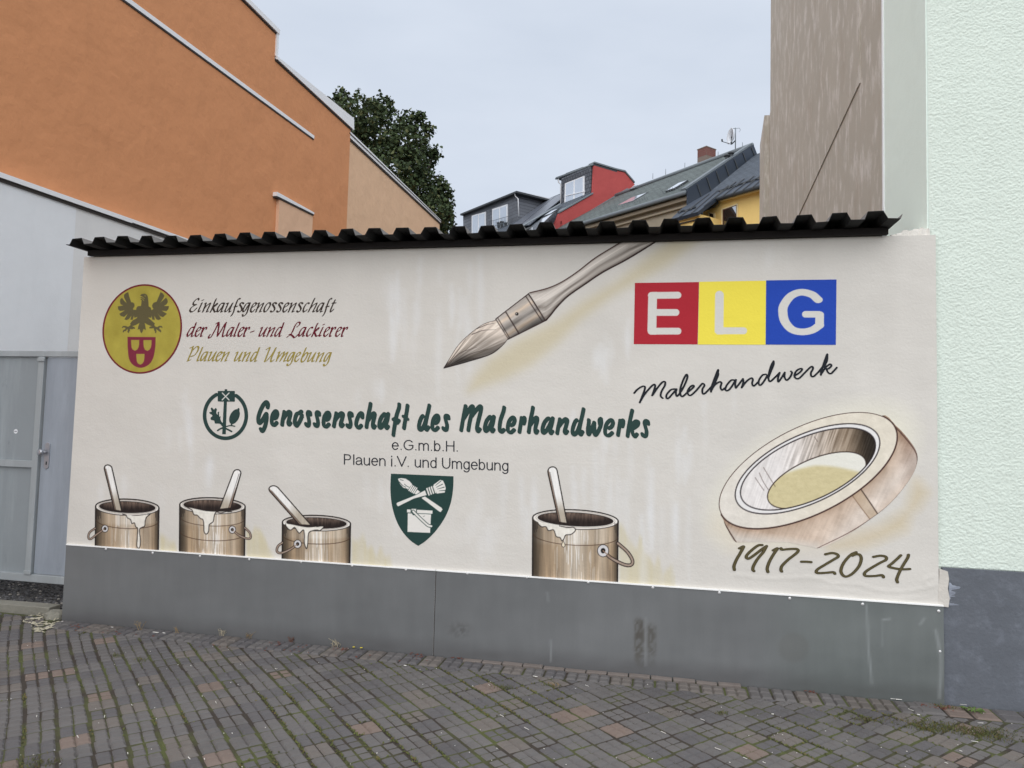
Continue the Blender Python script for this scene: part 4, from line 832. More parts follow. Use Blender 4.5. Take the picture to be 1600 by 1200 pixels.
# ---- roof: timber fascia and trapezoidal sheets
box('fascia_board', -4.885, 1.525, -.045, .0, ZT+.002, ZT+.048, M_beam, gar)
box('roof_beam', -4.87, 1.50, .004, .14, ZT+.002, ZT+.046, M_beam, gar)
pitch = .22205; z0 = 3.178; hR = .052; prof = []
x = -4.935; prof.append((x, 0.003)); c = -4.824
while c < 1.47:
    h = hR*(1+.04*math.sin(c*7)); prof += [(c-.072, 0), (c-.047, h), (c+.047, h), (c+.072, 0)]; c += pitch
prof += [(1.545, 0), (1.553, .018), (1.557, .026)]
rr_ = np.random.RandomState(4); prof = [(x+rr_.normal(0, .0018), z+.003*math.sin(x*5.3)+rr_.normal(0, .0014)) for x, z in prof]
V = []; F = []; mi = []; rows = [(-.222, 0), (1., -.004), (3.5, -.01)]; n = len(prof)
for sgn in (0, 1):
    for y, dz in rows: V += [(x, y+.012*math.sin(x*3.1)*(y < 0), z0+z+dz+.0045*sgn) for x, z in prof]
for sgn in (0, 1):
    for r_ in range(2):
        for i in range(n-1): b = sgn*3*n+r_*n; q = [b+i, b+i+1, b+n+i+1, b+n+i]; F.append(q if sgn else q[::-1]); mi.append(1 if sgn else 0)
for i in range(n-1): F.append([i, i+1, 3*n+i+1, 3*n+i]); mi.append(0)
F.append([0, 3*n, 4*n, n]); mi.append(0); F.append([n, 4*n, 5*n, 2*n]); mi.append(0)
mk('roof_sheet', V, F, [M_under, M_top], gar, mi=mi)
# ================================================================ MINT BUILDING
mint = thing('mint_building', (3.5, 2, 0), 'pale mint green building with rough render above a blue-grey plinth, right of the painted garage', 'building')
XM = 1.806; ZP = .888; rngm = np.random.RandomState(2)
m = NT('mint_roughcast', .92, 0, .2); c = lin((220, 230, 220)); b = m.mix(m.noise(1.2, 5), c*.95, c*1.03); b = m.mix(m.ramp(m.noise(5, 6, .7, stretch=(1, 1, .15)), [(.5, 0.), (.75, .5)]), b, c*.88); b = m.mix(m.ramp(m.noise(85, 4, .75), [(.58, 0.), (.70, .5)]), b, c*.68)  # last mix: dark specks put the shade of small pits into the colour
m.base(b); k = m.bump(m.noise(130, 6, .75), .004, .5); m.bump(m.noise(300, 3), .002, .6, k); M_rough = m.m
xs = np.arange(XM, 2.6, .0045); xs[-1] = 3.0; zs = np.arange(ZP, 5.6, .0045); GX, GZ = np.meshgrid(xs, zs)
def rough(X, Z): n = fbm(X/.0095+2*vn(X/.05, Z/.05, 9), Z/.0080, 41, 2); return .0026*sst(.34, .66, n)+.0016*vn(X/.0052, Z/.0052, 3)*(.5+vn(X/.09, Z/.09, 6))+.006*fbm(X/.4, Z/.4, 47)
D = rough(GX, GZ); ed = sst(XM, XM+.02, GX); P = np.stack([GX-.004*D/.012*(1-ed), .034-D*(.35+.65*ed), GZ], -1); gridmesh('rough_render', P, M_rough, mint)
box('facade_wall', XM+.001, 3.0, .036, .2, 0, 5.6, M_rough, mint); box('facade_wall', 3.0, 9, .026, .35, ZP, 12, M_rough, mint); box('facade_wall', XM, 3.0, .026, .35, 5.6, 12, M_rough, mint)
box('corner_strip', XM-.012, XM, .036, .20, 3.10, 12, M_mint_s, mint); box('side_wall', XM-.003, XM+.3, .205, 1.0, 0, 12, M_mint_s, mint)
box('corner_bead', XM-.014, XM+.02, 1.0, 1.03, 3.1, 12, M_cap, mint)
m = NT('blue_grey_plinth_paint', .75, 0, .3); c1 = lin((97, 101, 108)); b = m.mix(m.noise(1.8, 6, .65), c1*.86, c1*1.14)
b = m.mix(m.ramp(m.noise(7, 6, .75), [(.50, 0.), (.72, .55)]), b, lin((124, 129, 139))); b = m.mix(m.ramp(m.noise(3, 6, .7, stretch=(1, 1, .3)), [(.52, 0.), (.7, .4)]), b, lin((78, 82, 91)))
m.base(b); k = m.bump(m.noise(4, 5), .02, .7); m.bump(m.noise(60, 5), .003, .8, k)
box('plinth', 1.862, 9, .006, .034, -.03, ZP-.006, m.m, mint)
M_pb = simple('whitish_paint_smear', (158, 168, 186), .12, 14, .85)
# pale brush marks where the paint of wall and plinth meet
sm = Canvas(1478, 900, 1524, 952, .8, (150, 160, 178))
nX = fbm(sm.X/13, sm.Y/4.5, 91, 4); prof_ = np.interp(sm.Y, [900, 912, 930, 950], [34, 26, 20, 18]); sm.F = ((.42+.55*(1-(sm.X-1480)/(prof_+6)))-(.28+nX))*6; sm.F = np.minimum(np.minimum(sm.F, (sm.X-1483)), np.minimum(sm.Y-909, 946-sm.Y)); sm.C = np.array((136, 141, 152))+((nX-.5)*60)[..., None]+np.array((18, 20, 22))*sst(926, 911, sm.Y)[..., None]
field('paint_smear', sm, wallmap(.0045), M_paint, mint)
M_mort = simple('crumbly_white_mortar', (216, 212, 204), .12, 22, .95, 0, .006, 40)
# mortar fillet on the wall head against the mint wall
V = []; F = []; n = 26
for i in range(n+1):
    t = i/n; x = 1.56+t*.245; h = .012+.028*sst(0, .5, t)*(.6+.8*rngm.uniform())+.01*t; V += [(x, .008, ZT-.01), (x, .012+.01*rngm.uniform(), ZT+h), (x, .30, ZT+h*.8)]
    if i: k = (i-1)*3; F += [[k, k+3, k+4, k+1], [k+1, k+4, k+5, k+2]]
mk('mortar_fillet', V, F, M_mort, gar)
# ================================================================ BROWN NEIGHBOUR
brown = thing('brown_building', (5, 4.5, 0), 'tall greyish brown rendered building behind the garage, next to the mint building', 'building')
m = NT('brown_streaky_render', .92, 0, .2); c1 = lin((184, 177, 165)); b = m.mix(m.noise(1.6, 6, .65), c1*.88, c1*1.10); st = m.noise(16, 8, .7, stretch=(1, .4, .17)); b = m.mix(m.ramp(st, [(.50, 0.), (.66, .85)]), b, lin((216, 210, 203)))
b = m.mix(m.ramp(m.noise(9, 6, .65, stretch=(1, .35, .2)), [(.55, 0.), (.75, .6)]), b, lin((172, 159, 144))); m.base(b); k = m.bump(m.noise(5, 4, stretch=(1, 1, .25)), .02, .5); m.bump(m.noise(80, 4), .002, .7, k); M_brown = m.m
XB = XM+.012
box('side_wall', XB, 9, 1.05, 7.30, 0, 13, M_brown, brown)
zl = lambda y: 5.06-.125*(y-1.73)
prism('insulation_layer', [(XB, 1.76, zl(1.73)), (XB, 7.30, zl(7.3)), (XB, 7.30, 13), (XB, 1.76, 13)], (-.012, 0, 0), M_brown, brown)
prism('rear_wall', [(XB, 7.42, 0), (XB, 8.04, 0), (XB, 8.04, 6.95), (XB, 7.36, 7.32)], (5, 0, 0), M_brown, brown); box('rear_recess', XB+.12, 9, 7.30, 7.42, 0, 7.25, M_brown, brown)
prism('rear_pilaster', [(XB-.085, 7.47, 0), (XB-.085, 8.02, 0), (XB-.085, 8.02, 6.97), (XB-.085, 7.47, 7.28)], (.084, 0, 0), M_brown, brown)
# ================================================================ ORANGE, PEACH AND WHITE WALLS ON THE LEFT
org = thing('orange_building', (-12, 6, 0), 'huge windowless orange rendered building with stepped roof edge, upper left', 'building')
X0 = -8.
prism('gable_wall', [(X0, -6, 0), (X0, 11.62, 0), (X0, 11.62, 9.38), (X0, 7.87, 9.30), (X0, 7.87, 9.86), (X0, -6, 9.55)], (-9, 0, 0), M_orange, org)
# roof edge flashings
prism('roof_flashing', [(X0+.05, -6, 9.55), (X0+.05, 7.95, 9.87), (X0+.05, 7.95, 9.97), (X0+.05, -6, 9.64)], (-.3, 0, 0), M_cap, org); prism('drip_edge', [(X0+.02, -6, 9.515), (X0+.02, 7.93, 9.835), (X0+.02, 7.93, 9.87), (X0+.02, -6, 9.55)], (-.1, 0, 0), M_capd, org)
prism('roof_flashing', [(X0+.05, 7.90, 9.31), (X0+.05, 11.74, 9.40), (X0+.05, 11.70, 9.70), (X0+.05, 7.90, 9.37)], (-.3, 0, 0), M_cap, org); prism('drip_edge', [(X0+.02, 7.88, 9.27), (X0+.02, 11.69, 9.355), (X0+.02, 11.69, 9.40), (X0+.02, 7.88, 9.31)], (-.1, 0, 0), M_capd, org)
prism('roof_flashing', [(X0+.03, 7.87, 9.37), (X0+.03, 7.95, 9.37), (X0+.03, 7.95, 9.87), (X0+.03, 7.87, 9.87)], (-.2, 0, 0), M_cap, org)
a, b_ = onX(172, -17, X0+.02), onX(491, 217, X0+.02); b0 = a+(b_-a)*(-1.2)
prism('ledge', [b0, b_, b_+(0, 0, .075), b0+(0, 0, .075)], (-.06, 0, 0), M_cap, org); prism('drip_edge', [b0-(0.005, 0, .03), b_-(0.005, 0, .03), b_-(.005, 0, 0), b0-(.005, 0, 0)], (-.05, 0, 0), M_capd, org)
# boxed pier
PX = X0+.07; q = [onX(437, 309, PX), onX(489, 335, PX)]
prism('pier', [(PX, q[0][1], 2), (PX, q[1][1], 2), (PX, q[1][1], q[1][2]), (PX, q[0][1], q[0][2])], (-.07, 0, 0), M_peach2, org)
a, b_ = onX(433, 306, PX+.03), onX(491, 335, PX+.03); prism('pier_coping', [a, b_, b_+(0, 0, .045), a+(0, 0, .085)], (-.11, 0, 0), M_cap, org); prism('drip_edge', [a-(0.01, 0, .035), b_-(0.01, 0, .035), b_-(0.01, 0, 0), a-(0.01, 0, 0)], (-.08, 0, 0), M_capd, org)
pea = thing('peach_building', (-13, 16, 0), 'peach rendered building wall with white sloping roof edge, behind the orange building', 'building')
PXX = X0-.06; q = [onX(548, 214, PXX), onX(687, 347, PXX)]
prism('gable_wall', [(PXX, 11.64, 0), (PXX, q[1][1], 0), (PXX, q[1][1], q[1][2]), (PXX, 11.64, q[0][2])], (-8, 0, 0), M_peach, pea)
a, b_ = onX(545, 213, PXX+.05), onX(689, 348, PXX+.05); prism('roof_flashing', [a, b_, b_+(0, 0, .10), a+(0, 0, .17)], (-.3, 0, 0), M_cap, pea); prism('drip_edge', [a-(.02, 0, .05), b_-(.02, 0, .05), b_-(.02, 0, 0), a-(.02, 0, 0)], (-.1, 0, 0), M_capd, pea)
prism('roof_trim', [a+(.02, 0, .085), b_+(.02, 0, .05), b_+(.02, 0, .06), a+(.02, 0, .10)], (-.02, 0, 0), M_capd, pea)
sw = thing('white_wall', (-7.8, 4, 0), 'white rendered yard wall with pale metal coping above the grey gate', 'wall')
WX = -7.86; a, b_ = onX(0, 280, WX), onX(258, 369, WX); s_ = (b_[2]-a[2])/(b_[1]-a[1]); zw = lambda y: a[2]+s_*(y-a[1]); ym = onX(119, 330, WX)[1]
prism('wall_panel', [(WX, -2, 0), (WX, ym, 0), (WX, ym, zw(ym)), (WX, -2, zw(-2))], (-.13, 0, 0), M_white, sw); prism('wall_panel', [(WX-.004, ym, 0), (WX-.004, 7.9, 0), (WX-.004, 7.9, zw(7.9)), (WX-.004, ym, zw(ym))], (-.126, 0, 0), M_white2, sw)
for y0, y1 in ((-2, 3.9), (3.9, 7.9)): prism('coping', [(WX+.04, y0, zw(y0)+.012+(.012 if y0 > 0 else 0)), (WX+.04, y1, zw(y1)+.012+(.012 if y0 > 0 else 0)), (WX+.04, y1, zw(y1)+.075), (WX+.04, y0, zw(y0)+.075)], (-.14, 0, 0), M_cap, sw)
prism('drip_edge', [(WX+.02, -2, zw(-2)-.03), (WX+.02, 7.9, zw(7.9)-.03), (WX+.02, 7.9, zw(7.9)+.012), (WX+.02, -2, zw(-2)+.012)], (-.1, 0, 0), M_capd, sw)
# ================================================================ GATE
gate = thing('metal_gate', (-6.2, .47, 0), 'grey painted metal gate with a door leaf and long handle plate, left of the garage', 'gate')
def gm(name, rgb, f=.13):
    m = NT(name, .5, .15, .5); c = lin(rgb); b = m.mix(m.noise(1.5, 5, .6), c*.92, c*1.08); b = m.mix(m.ramp(m.noise(4, 6, .7, stretch=(1, 1, .12)), [(.46, 0.), (.70, .85)]), b, c*1.30); b = m.mix(m.ramp(m.noise(14, 5, .7, stretch=(1, 1, .3)), [(.64, 0.), (.74, .5)]), b, c*.68); m.base(b); m.bump(m.noise(2.5, 3), .02, .4); return m.m
M_g1, M_g2, M_g3 = gm('gate_sheet_paint', (145, 152, 156)), gm('gate_door_paint', (150, 158, 168)), gm('gate_frame_paint', (160, 166, 169))
box('leaf_sheet', -7.95, -5.80, .462, .47, .21, 2.29, M_g1, gate); box('top_rail', -7.95, -4.97, .43, .49, 2.29, 2.345, M_g3, gate, b=.004)
box('bottom_rail', -7.95, -4.97, .425, .485, .175, .245, M_g3, gate, b=.004); box('stile', -5.80, -5.735, .425, .485, .247, 2.288, M_g3, gate, b=.004)
box('middle_rail', -7.95, -5.802, .43, .46, 1.235, 1.30, M_g3, gate, b=.003); box('leaf_edge', -5.802, -5.8, .43, .47, .25, 2.28, M_g3, gate)
box('door_sheet', -5.725, -4.97, .452, .462, .25, 2.285, M_g2, gate, b=.002); box('stile', -7.95, -7.86, .425, .4295, .247, 2.288, M_g3, gate)
for z in (2.262, .262): box('hinge', -5.80, -5.72, .412, .424, z-.018, z+.018, M_g3, gate, b=.003)
M_alu = simple('brushed_aluminium', (176, 178, 184), .08, 30, .35, .8); M_hole = simple('black_slot', (12, 12, 12), .1)
hp = thing; c = onY(72.5, 712, .44); P = []
for s in (1, -1):
    for k in range(9): t = math.pi*k/8; P.append((c[0]+s*.026*math.cos(t), .443, c[2]+s*(.098+.026*math.sin(t))))
pl = prism('handle_plate', P, (0, .009, 0), M_alu, gate, b=.0015)
kx, kz = c[0]-.010, c[2]+.032; V, F = tubev([(kx, .443, kz), (kx, .425, kz), (kx-.005, .415, kz)], .011, 12); V2, F2 = tubev([(kx-.012, .415, kz), (kx-.016, .405, kz), (kx-.018, .385, kz), (kx-.018, .38, kz)], [.022, .030, .028, .018], 16); V, F = merge([(V, F), (V2, F2)]); mk('door_knob', V, F, M_alu, pl, smooth=True)
prism('keyhole', [(c[0]-.006, .4425, c[2]-.085), (c[0]+.007, .4425, c[2]-.085), (c[0]+.007, .4425, c[2]-.055), (c[0]-.006, .4425, c[2]-.055)], (0, .002, 0), M_hole, pl)
c = onY(24.5, 674, .461); n = 24; P = [(c[0]+.022*math.cos(2*math.pi*k/n), .4612, c[2]+.022*math.sin(2*math.pi*k/n)) for k in range(n)]; st = prism('sticker', P, (0, .0006, 0), simple('white_sticker', (228, 230, 234), .03, 5, .5), gate)
box('sticker_print', c[0]-.014, c[0]+.014, .4606, .4611, c[2]-.003, c[2]+.003, simple('sticker_ink', (70, 72, 80), .5, 220, .6), st)
# ================================================================ HOUSES BEHIND
A_ = np.array((EA[0], EA[1], 0.)); B_ = np.array((EB[0], EB[1], 0.)); UP = np.array((0, 0, 1.))
E0 = on(1073, 298, CAM+CW*26, CW)                       # right end of the olive house's eave
facade = lambda x, y, o=0.: on(x, y, E0+B_*o, B_)
gable = lambda x, y, p=None: on(x, y, E0 if p is None else p, A_)
RE = gable(1176, 228); verge = (RE-E0)/np.linalg.norm(RE-E0); RN = np.cross(A_, verge); RN /= np.linalg.norm(RN)
if RN[2] < 0: RN = -RN
roof = lambda x, y, o=0.: on(x, y, E0+RN*o, RN)
def lined(name, rgb, dark, ax, ay, w, h, off=.5, rough=.7, bias=0., bump=.01, rot=0., mort=.035, spec=.5):
    """courses of slates or boards far away: brick pattern in the plane of the surface"""
    m = NT(name, rough, 0, spec); v = m.axes(ax, ay)
    if rot: mp_ = m.t.nodes.new('ShaderNodeMapping'); mp_.inputs['Rotation'].default_value = (0, 0, rot); m.L(v, mp_.inputs[0]); v = mp_.outputs[0]
    t = m.t.nodes.new('ShaderNodeTexBrick'); m.L(v, t.inputs['Vector']); t.inputs['Scale'].default_value = 1; t.inputs['Brick Width'].default_value = w; t.inputs['Row Height'].default_value = h; t.offset = off; t.inputs['Mortar Size'].default_value = h*mort*2; t.inputs['Mortar Smooth'].default_value = .3
    c = lin(rgb); t.inputs['Color1'].default_value = (*(c*.82), 1); t.inputs['Color2'].default_value = (*(c*1.15), 1); t.inputs['Mortar'].default_value = (*lin(dark), 1); t.inputs['Bias'].default_value = bias
    m.base(m.mix(m.ramp(m.noise(1.2, 5, .65), [(.45, 0.), (.8, .5)]), t.outputs['Color'], c*.8)); m.bump(t.outputs['Fac'], -bump, 1); return m.m
M_slate = lined('greenish_slate_roof', (90, 98, 97), (52, 58, 60), A_, verge, .34, .17, rough=.75, bump=.02, spec=.35)
M_slate2 = lined('blue_black_slate_roof', (74, 82, 92), (42, 48, 56), A_, verge, .3, .17, rough=.7, bump=.02, spec=.35)
M_board = lined('grey_siding', (108, 112, 120), (70, 74, 82), A_, UP, 2.4, .19, rough=.75)
M_shing = lined('grey_shingles', (96, 100, 108), (58, 62, 70), A_, UP, .2, .19, rough=.75, mort=.06)
M_diag = lined('grey_diagonal_shingles', (84, 90, 98), (58, 62, 70), B_, UP, .28, .28, rough=.75, rot=R(48))
M_olive = plaster('olive_grey_stucco', (160, 150, 132), .06); M_yel = plaster('yellow_stucco', (240, 208, 134), .03); M_ylt = plaster('pale_yellow_trim', (240, 222, 176), .02); M_red = plaster('red_firewall_render', (176, 82, 80), .12)
M_zinc = simple('grey_zinc', (112, 120, 126), .12, 4, .75, .0); M_dmetal = simple('dark_blue_sheet_metal', (44, 54, 68), .1, 2, .5, .1); M_dark = simple('dark_grey_trim', (58, 62, 66), .15, 4, .6)
M_win = simple('white_window_frame', (232, 234, 238), .03, 3, .5); M_pipe = simple('white_downpipe', (206, 208, 212), .03, 3, .4)
def glass(name, rgb, rough=.06):
    m = NT(name, rough, 0, 1.); m.b.inputs['IOR'].default_value = 1.7; m.base(m.mix(m.noise(1.5, 3), lin(rgb)*.85, lin(rgb)*1.15)); m.b.inputs['Coat Weight'].default_value = .8; m.b.inputs['Coat Roughness'].default_value = .03; return m.m
M_glass = glass('pale_curtained_glass', (186, 198, 214)); M_dglass = glass('dark_window_glass', (52, 44, 40)); M_pvp = simple('solar_panel_glass', (84, 88, 98), .15, 2, .3, 0, spec=.6)
# ---- olive house
ol = thing('olive_house', E0*(1, 1, 0), 'long house with greenish slate roof, brick chimney and olive grey wall', 'house')
EL = facade(840, 368.5); RL = roof(955, 301.5); L_ = EL-E0
RR = roof(1176, 228); RLL = RR+A_*((EL-E0)@A_)
prism('roof', [E0, EL, RLL, RR], -RN*.16, M_slate, ol)
wallf = lambda P, o=.35: P+B_*o
zt = E0[2]+.18
prism('wall', [wallf(np.array((E0[0], E0[1], zt))), wallf(np.array((EL[0], EL[1], zt))), wallf(np.array((EL[0], EL[1], 0))), wallf(np.array((E0[0], E0[1], 0)))], B_*9, M_olive, ol)
for dz, oo, hh in ((-.30, .10, .13), (-.50, .22, .07)): prism('cornice', [E0+UP*(dz)+B_*oo, EL+UP*dz+B_*oo, EL+UP*(dz+hh)+B_*oo, E0+UP*(dz+hh)+B_*oo], B_*.25, M_olive, ol)
tube('gutter', [E0-B_*.06-UP*.08, EL-B_*.06-UP*.08], .085, M_zinc, ol)
prism('gable_wall', [E0+B_*.36-UP*.4, RR-UP*.3, RR+(RR-E0)*0-UP*6, E0+B_*.36-UP*6], A_*.3, M_olive, ol)
def band(name, P, off, mat, par): return prism(name, P, off, mat, par)
G0 = gable(1073, 298); band('verge_flashing', [G0+RN*.05, RR+RN*.05, RR+RN*.12, G0+RN*.12], A_*.25, M_zinc, ol)
# dark stepped firewall flashing seen above the yellow house's roof
LB = gable(1081, 322); RBp = gable(1181, 241); q = -A_*.06
prism('firewall_sheet', [G0+RN*.04+q, RR+RN*.04+q, RBp+q, LB+q-UP*1.2, LB+q-UP*1.4-B_*.1, G0-UP*1.2+q], A_*.05, M_dmetal, ol)
for t in np.linspace(.12, .95, 7): a = G0+(RR-G0)*t-A_*.085; b = LB+(RBp-LB)*t-A_*.085; prism('flashing_seam', [a, a+verge*.05, b+verge*.05, b], A_*.02, M_dark, ol)
tube('ridge_cap', [RR+UP*.05, RLL+UP*.05], .09, M_zinc, ol)
def skylight(q, par, frame=M_dark, gl=None):
    P = [roof(*p, .10) for p in q]; c = sum(P)/4; f = prism('roof_window', P, -RN*.12, frame, par); prism('pane', [c+(p-c)*.86+RN*.012 for p in P], -RN*.01, gl or M_skyg, f)
M_skyg = glass('sky_toned_glass', (206, 214, 226), .05)  # pale base colour paints the sky's reflection into the panes
skylight([(962,322.5),(987,308.5),(1013,300),(988,314.5)], ol); skylight([(1039,299),(1061,285.5),(1075,281),(1053,294.5)], ol); skylight([(984,296),(990,291),(996,289),(991,293.6)], ol)
# snow rail near the eave
for a, b in ((957, 1015), (1037, 1070)):
    k = []; 
    for i in range(int((b-a)/4)+1): p = roof(a+i*4, 323-(a+i*4-962)*.30+5 if a < 1000 else 300-(a+i*4-1037)*.31+4, .02); k.append(tubev([p, p+RN*.16], .014, 4))
    V, F = merge(k); mk('snow_rail', V, F, M_zinc, ol)
rng3 = np.random.RandomState(9)
# chimney of brick courses
cb = roof(1104, 247); ch = thing('x', (0, 0, 0), 'x', 'x'); bpy.data.objects.remove(ch)
M_brick = simple('red_brown_brick', (118, 78, 72), .25, 3, .9); M_mor = simple('chimney_mortar', (120, 108, 100), .1, 6, .95)
def obox(c, la, lb, z0, z1): return [c-A_*la/2-B_*lb/2+UP*z0, c+A_*la/2-B_*lb/2+UP*z0, c+A_*la/2+B_*lb/2+UP*z0, c-A_*la/2+B_*lb/2+UP*z0], UP*(z1-z0)
chp = prism('chimney', *obox(cb, .50, .62, -.8, .36), M_mor, ol)
for r_ in range(4):
    for k in range(2):
        for sgn, ax, bx in ((-1, A_, B_), (-1, B_, A_)):
            la, lb = (.50, .62) if ax is A_ else (.62, .50); w = lb/2-.012; c = cb+ax*sgn*(la/2+.006)+bx*((k-.5)*lb/2+(.05 if r_ % 2 else -.0)*0); z = .01+r_*.088
            P = [c-bx*w/2+UP*z, c+bx*w/2+UP*z, c+bx*w/2+UP*(z+.076), c-bx*w/2+UP*(z+.076)]; prism('brick', P, -ax*sgn*.02, M_brick, chp)
prism('chimney_cap', *obox(cb, .54, .66, .36, .40), M_mor, chp); tube('flue', [cb+UP*.40, cb+UP*.54], .05, M_zinc, chp)
for x, y, t in ((1136,253,243.5), (1142,250,239.5)):
    p = roof(x, y); h = (y-t)*26/FPX; V, F = merge([tubev([p-UP*.05, p+UP*h], .075, 8), tubev([p+UP*h, p+UP*(h+.06)], [.13, .11], 8)]); mk('vent_pipe', V, F, M_dark, ol, smooth=True)
for x, y in ((1020,278.5),(1070,263),(1122,246),(1160,232),(1040,272)): p = roof(x, y+1); tube('lightning_rod', [p, p+UP*.28], .012, M_zinc, ol, 5)
# antenna mast
am = roof(1149, 238); ant = thing('satellite_antenna', am, 'satellite dish and small aerial on a thin mast on the slate roof ridge', 'antenna')
hh = (238-196)*27/FPX; tube('mast', [am, am+UP*hh], .022, M_zinc, ant, 6)
dc = on(1143.5, 213, am, CW); nrm = -CR*.96-CW*.2+UP*.12; nrm /= np.linalg.norm(nrm); uu = np.cross(nrm, UP); uu /= np.linalg.norm(uu); vv = np.cross(uu, nrm); V = [dc-nrm*.1]; F = []; n = 18
for rr, dd in ((.45, -.06), (.8, .02), (1., .09)): V += [dc+nrm*dd*1.0+rr*(.26*uu*math.cos(2*math.pi*k/n)+.33*vv*math.sin(2*math.pi*k/n)) for k in range(n)]
F = [[0, 1+k, 1+(k+1) % n] for k in range(n)]+[[1+a*n+k, 1+a*n+(k+1) % n, 1+(a+1)*n+(k+1) % n, 1+(a+1)*n+k] for a in range(2) for k in range(n)]
do = mk('dish', V, F, simple('white_dish', (214, 218, 224), .04, 3, .6), ant, smooth=True); sm_ = do.modifiers.new('s', 'SOLIDIFY'); sm_.thickness = .015
arm0 = on(1143, 225.5, am, CW); arm1 = on(1128, 221, am, CW); V, F = merge([tubev([arm0, arm1], .014, 5), tubev([arm1-(arm1-arm0)*.03, arm1+UP*.09], .035, 6), tubev([arm0, dc], .03, 6), tubev([arm0, np.array((am[0], am[1], on(1149, 219, am, CW)[2]))], .025, 5)]); mk('feed_arm', V, F, M_dark, ant)
t0 = am+UP*(hh-.03); V, F = merge([tubev([t0-uu*0, t0+CR*.0-CR*.12], .014, 5), tubev([t0, t0+CR*.16+UP*.02, t0+CR*.2-UP*.06, t0+CR*.15-UP*.14], .009, 5), tubev([t0-CR*.12, t0-CR*.16-UP*.08], .009, 5)]); mk('aerial', V, F, M_zinc, ant)
# ---- yellow house
ye = thing('yellow_house', E0*(1, 1, 0)-A_*4, 'yellow house with dark standing seam roof edge and brown window, beside the brown wall', 'house')
YP = gable(1181, 241); yr = lambda x, y, o=0.: on(x, y, YP+RN*o, RN)
GP = [yr(1119, 309), yr(1230, 277)]
prism('roof', [yr(1181, 241), yr(1235, 223), yr(1235, 262), yr(1150, 284), yr(1109, 300)], -RN*.12, M_slate2, ye)
prism('roof_apron', [yr(1109, 300), yr(1150, 284, .0), yr(1235, 262), yr(1235, 275.5), yr(1119, 309), yr(1090, 331), yr(1047, 343), yr(1066, 325), yr(1082, 315)], -RN*.10-UP*.02, M_dmetal, ye)
for xa, ya, xb, yb in ((1128,307,1163,279),(1143,303,1178,275),(1158,298.5,1192,271),(1174,294,1204,268),(1112,312,1150,284),(1100,322,1138,290),(1080,333,1122,297),(1062,338.5,1108,303)):
    a, b = yr(xa, ya, .02), yr(xb, yb, .02); V, F = tubev([a, b], .018, 4); mk('standing_seam', V, F, M_dark, ye)
for x, y in ((1128,297),(1141,292.5),(1153,288.5),(1164,285),(1176,281.5),(1187,278),(1064,330),(1082,325),(1074,328)):
    p = yr(x, y, .03); V, F = merge([tubev([p-A_*.14, p+A_*.14], .03, 5), tubev([p, p-verge*.14+RN*.0], .02, 4)]); mk('snow_guard', V, F, M_dark, ye)
tube('gutter', [yr(1119, 309.5, -.02)-UP*.05, yr(1230, 277, -.02)-UP*.05], .07, M_dark, ye); tube('gutter', [yr(1047, 343, -.02)-UP*.05, yr(1090, 331, -.02)-UP*.05], .06, M_dark, ye)
gp = yr(1119, 310, -.02); yp = lambda x, y, o=.3: on(x, y, gp+B_*o, B_)
prism('wall', [yp(1098, 328), yp(1119, 313), yp(1230, 280), yp(1230, 420), yp(1098, 420)], B_*6, M_yel, ye)
g2 = yr(1069, 337, -.02); y2 = lambda x, y, o=.12: on(x, y, g2+B_*o, B_)
prism('bay_wall', [y2(1050, 347), y2(1092, 334), y2(1096, 420), y2(1050, 420)], B_*1.2, M_yel, ye); prism('cornice', [y2(1050, 346, .05), y2(1092, 334, .05), y2(1092, 336.5, .05), y2(1050, 348.5, .05)], B_*.1, M_ylt, ye); prism('cornice', [y2(1050, 351.5, .05), y2(1095, 340.5, .05), y2(1095, 342, .05), y2(1050, 353, .05)], B_*.1, M_capd, ye)
prism('cornice', [yp(1124, 311, .2), yp(1230, 281, .2), yp(1230, 284.5, .2), yp(1124, 314.5, .2)], B_*.12, M_ylt, ye)
tube('downpipe', [yp(1122, 311, .1), yp(1121, 317, .12), yp(1116, 322, .15), yp(1096, 330, .15), yp(1094.5, 337, .15), yp(1094.5, 372, .15)], .05, M_dark, ye)
w1 = prism('window', [yp(1127, 326.5, .27), yp(1152.5, 317.5, .27), yp(1153, 380, .27), yp(1127, 380, .27)], B_*.04, M_ylt, ye); prism('frame', [yp(1129, 327.5, .26), yp(1150.5, 320, .26), yp(1150.5, 380, .26), yp(1129, 380, .26)], B_*.03, simple('brown_window_frame', (74, 44, 34), .1, 4, .6), w1); prism('pane', [yp(1131, 329, .25), yp(1149.5, 322, .25), yp(1149.5, 380, .25), yp(1131, 380, .25)], B_*.02, M_dglass, w1)
prism('curtain', [yp(1144, 323.5, .245), yp(1150, 321.5, .245), yp(1150, 334, .245)], B_*.004, M_glass, w1)
w2 = prism('window', [yp(1106, 330.5, .27), yp(1117.5, 333, .27), yp(1117.5, 375, .27), yp(1106, 375, .27)], B_*.04, M_ylt, ye); prism('pane', [yp(1108.5, 333, .26), yp(1114.5, 334.5, .26), yp(1114.5, 375, .26), yp(1108.5, 375, .26)], B_*.03, M_dglass, w2)
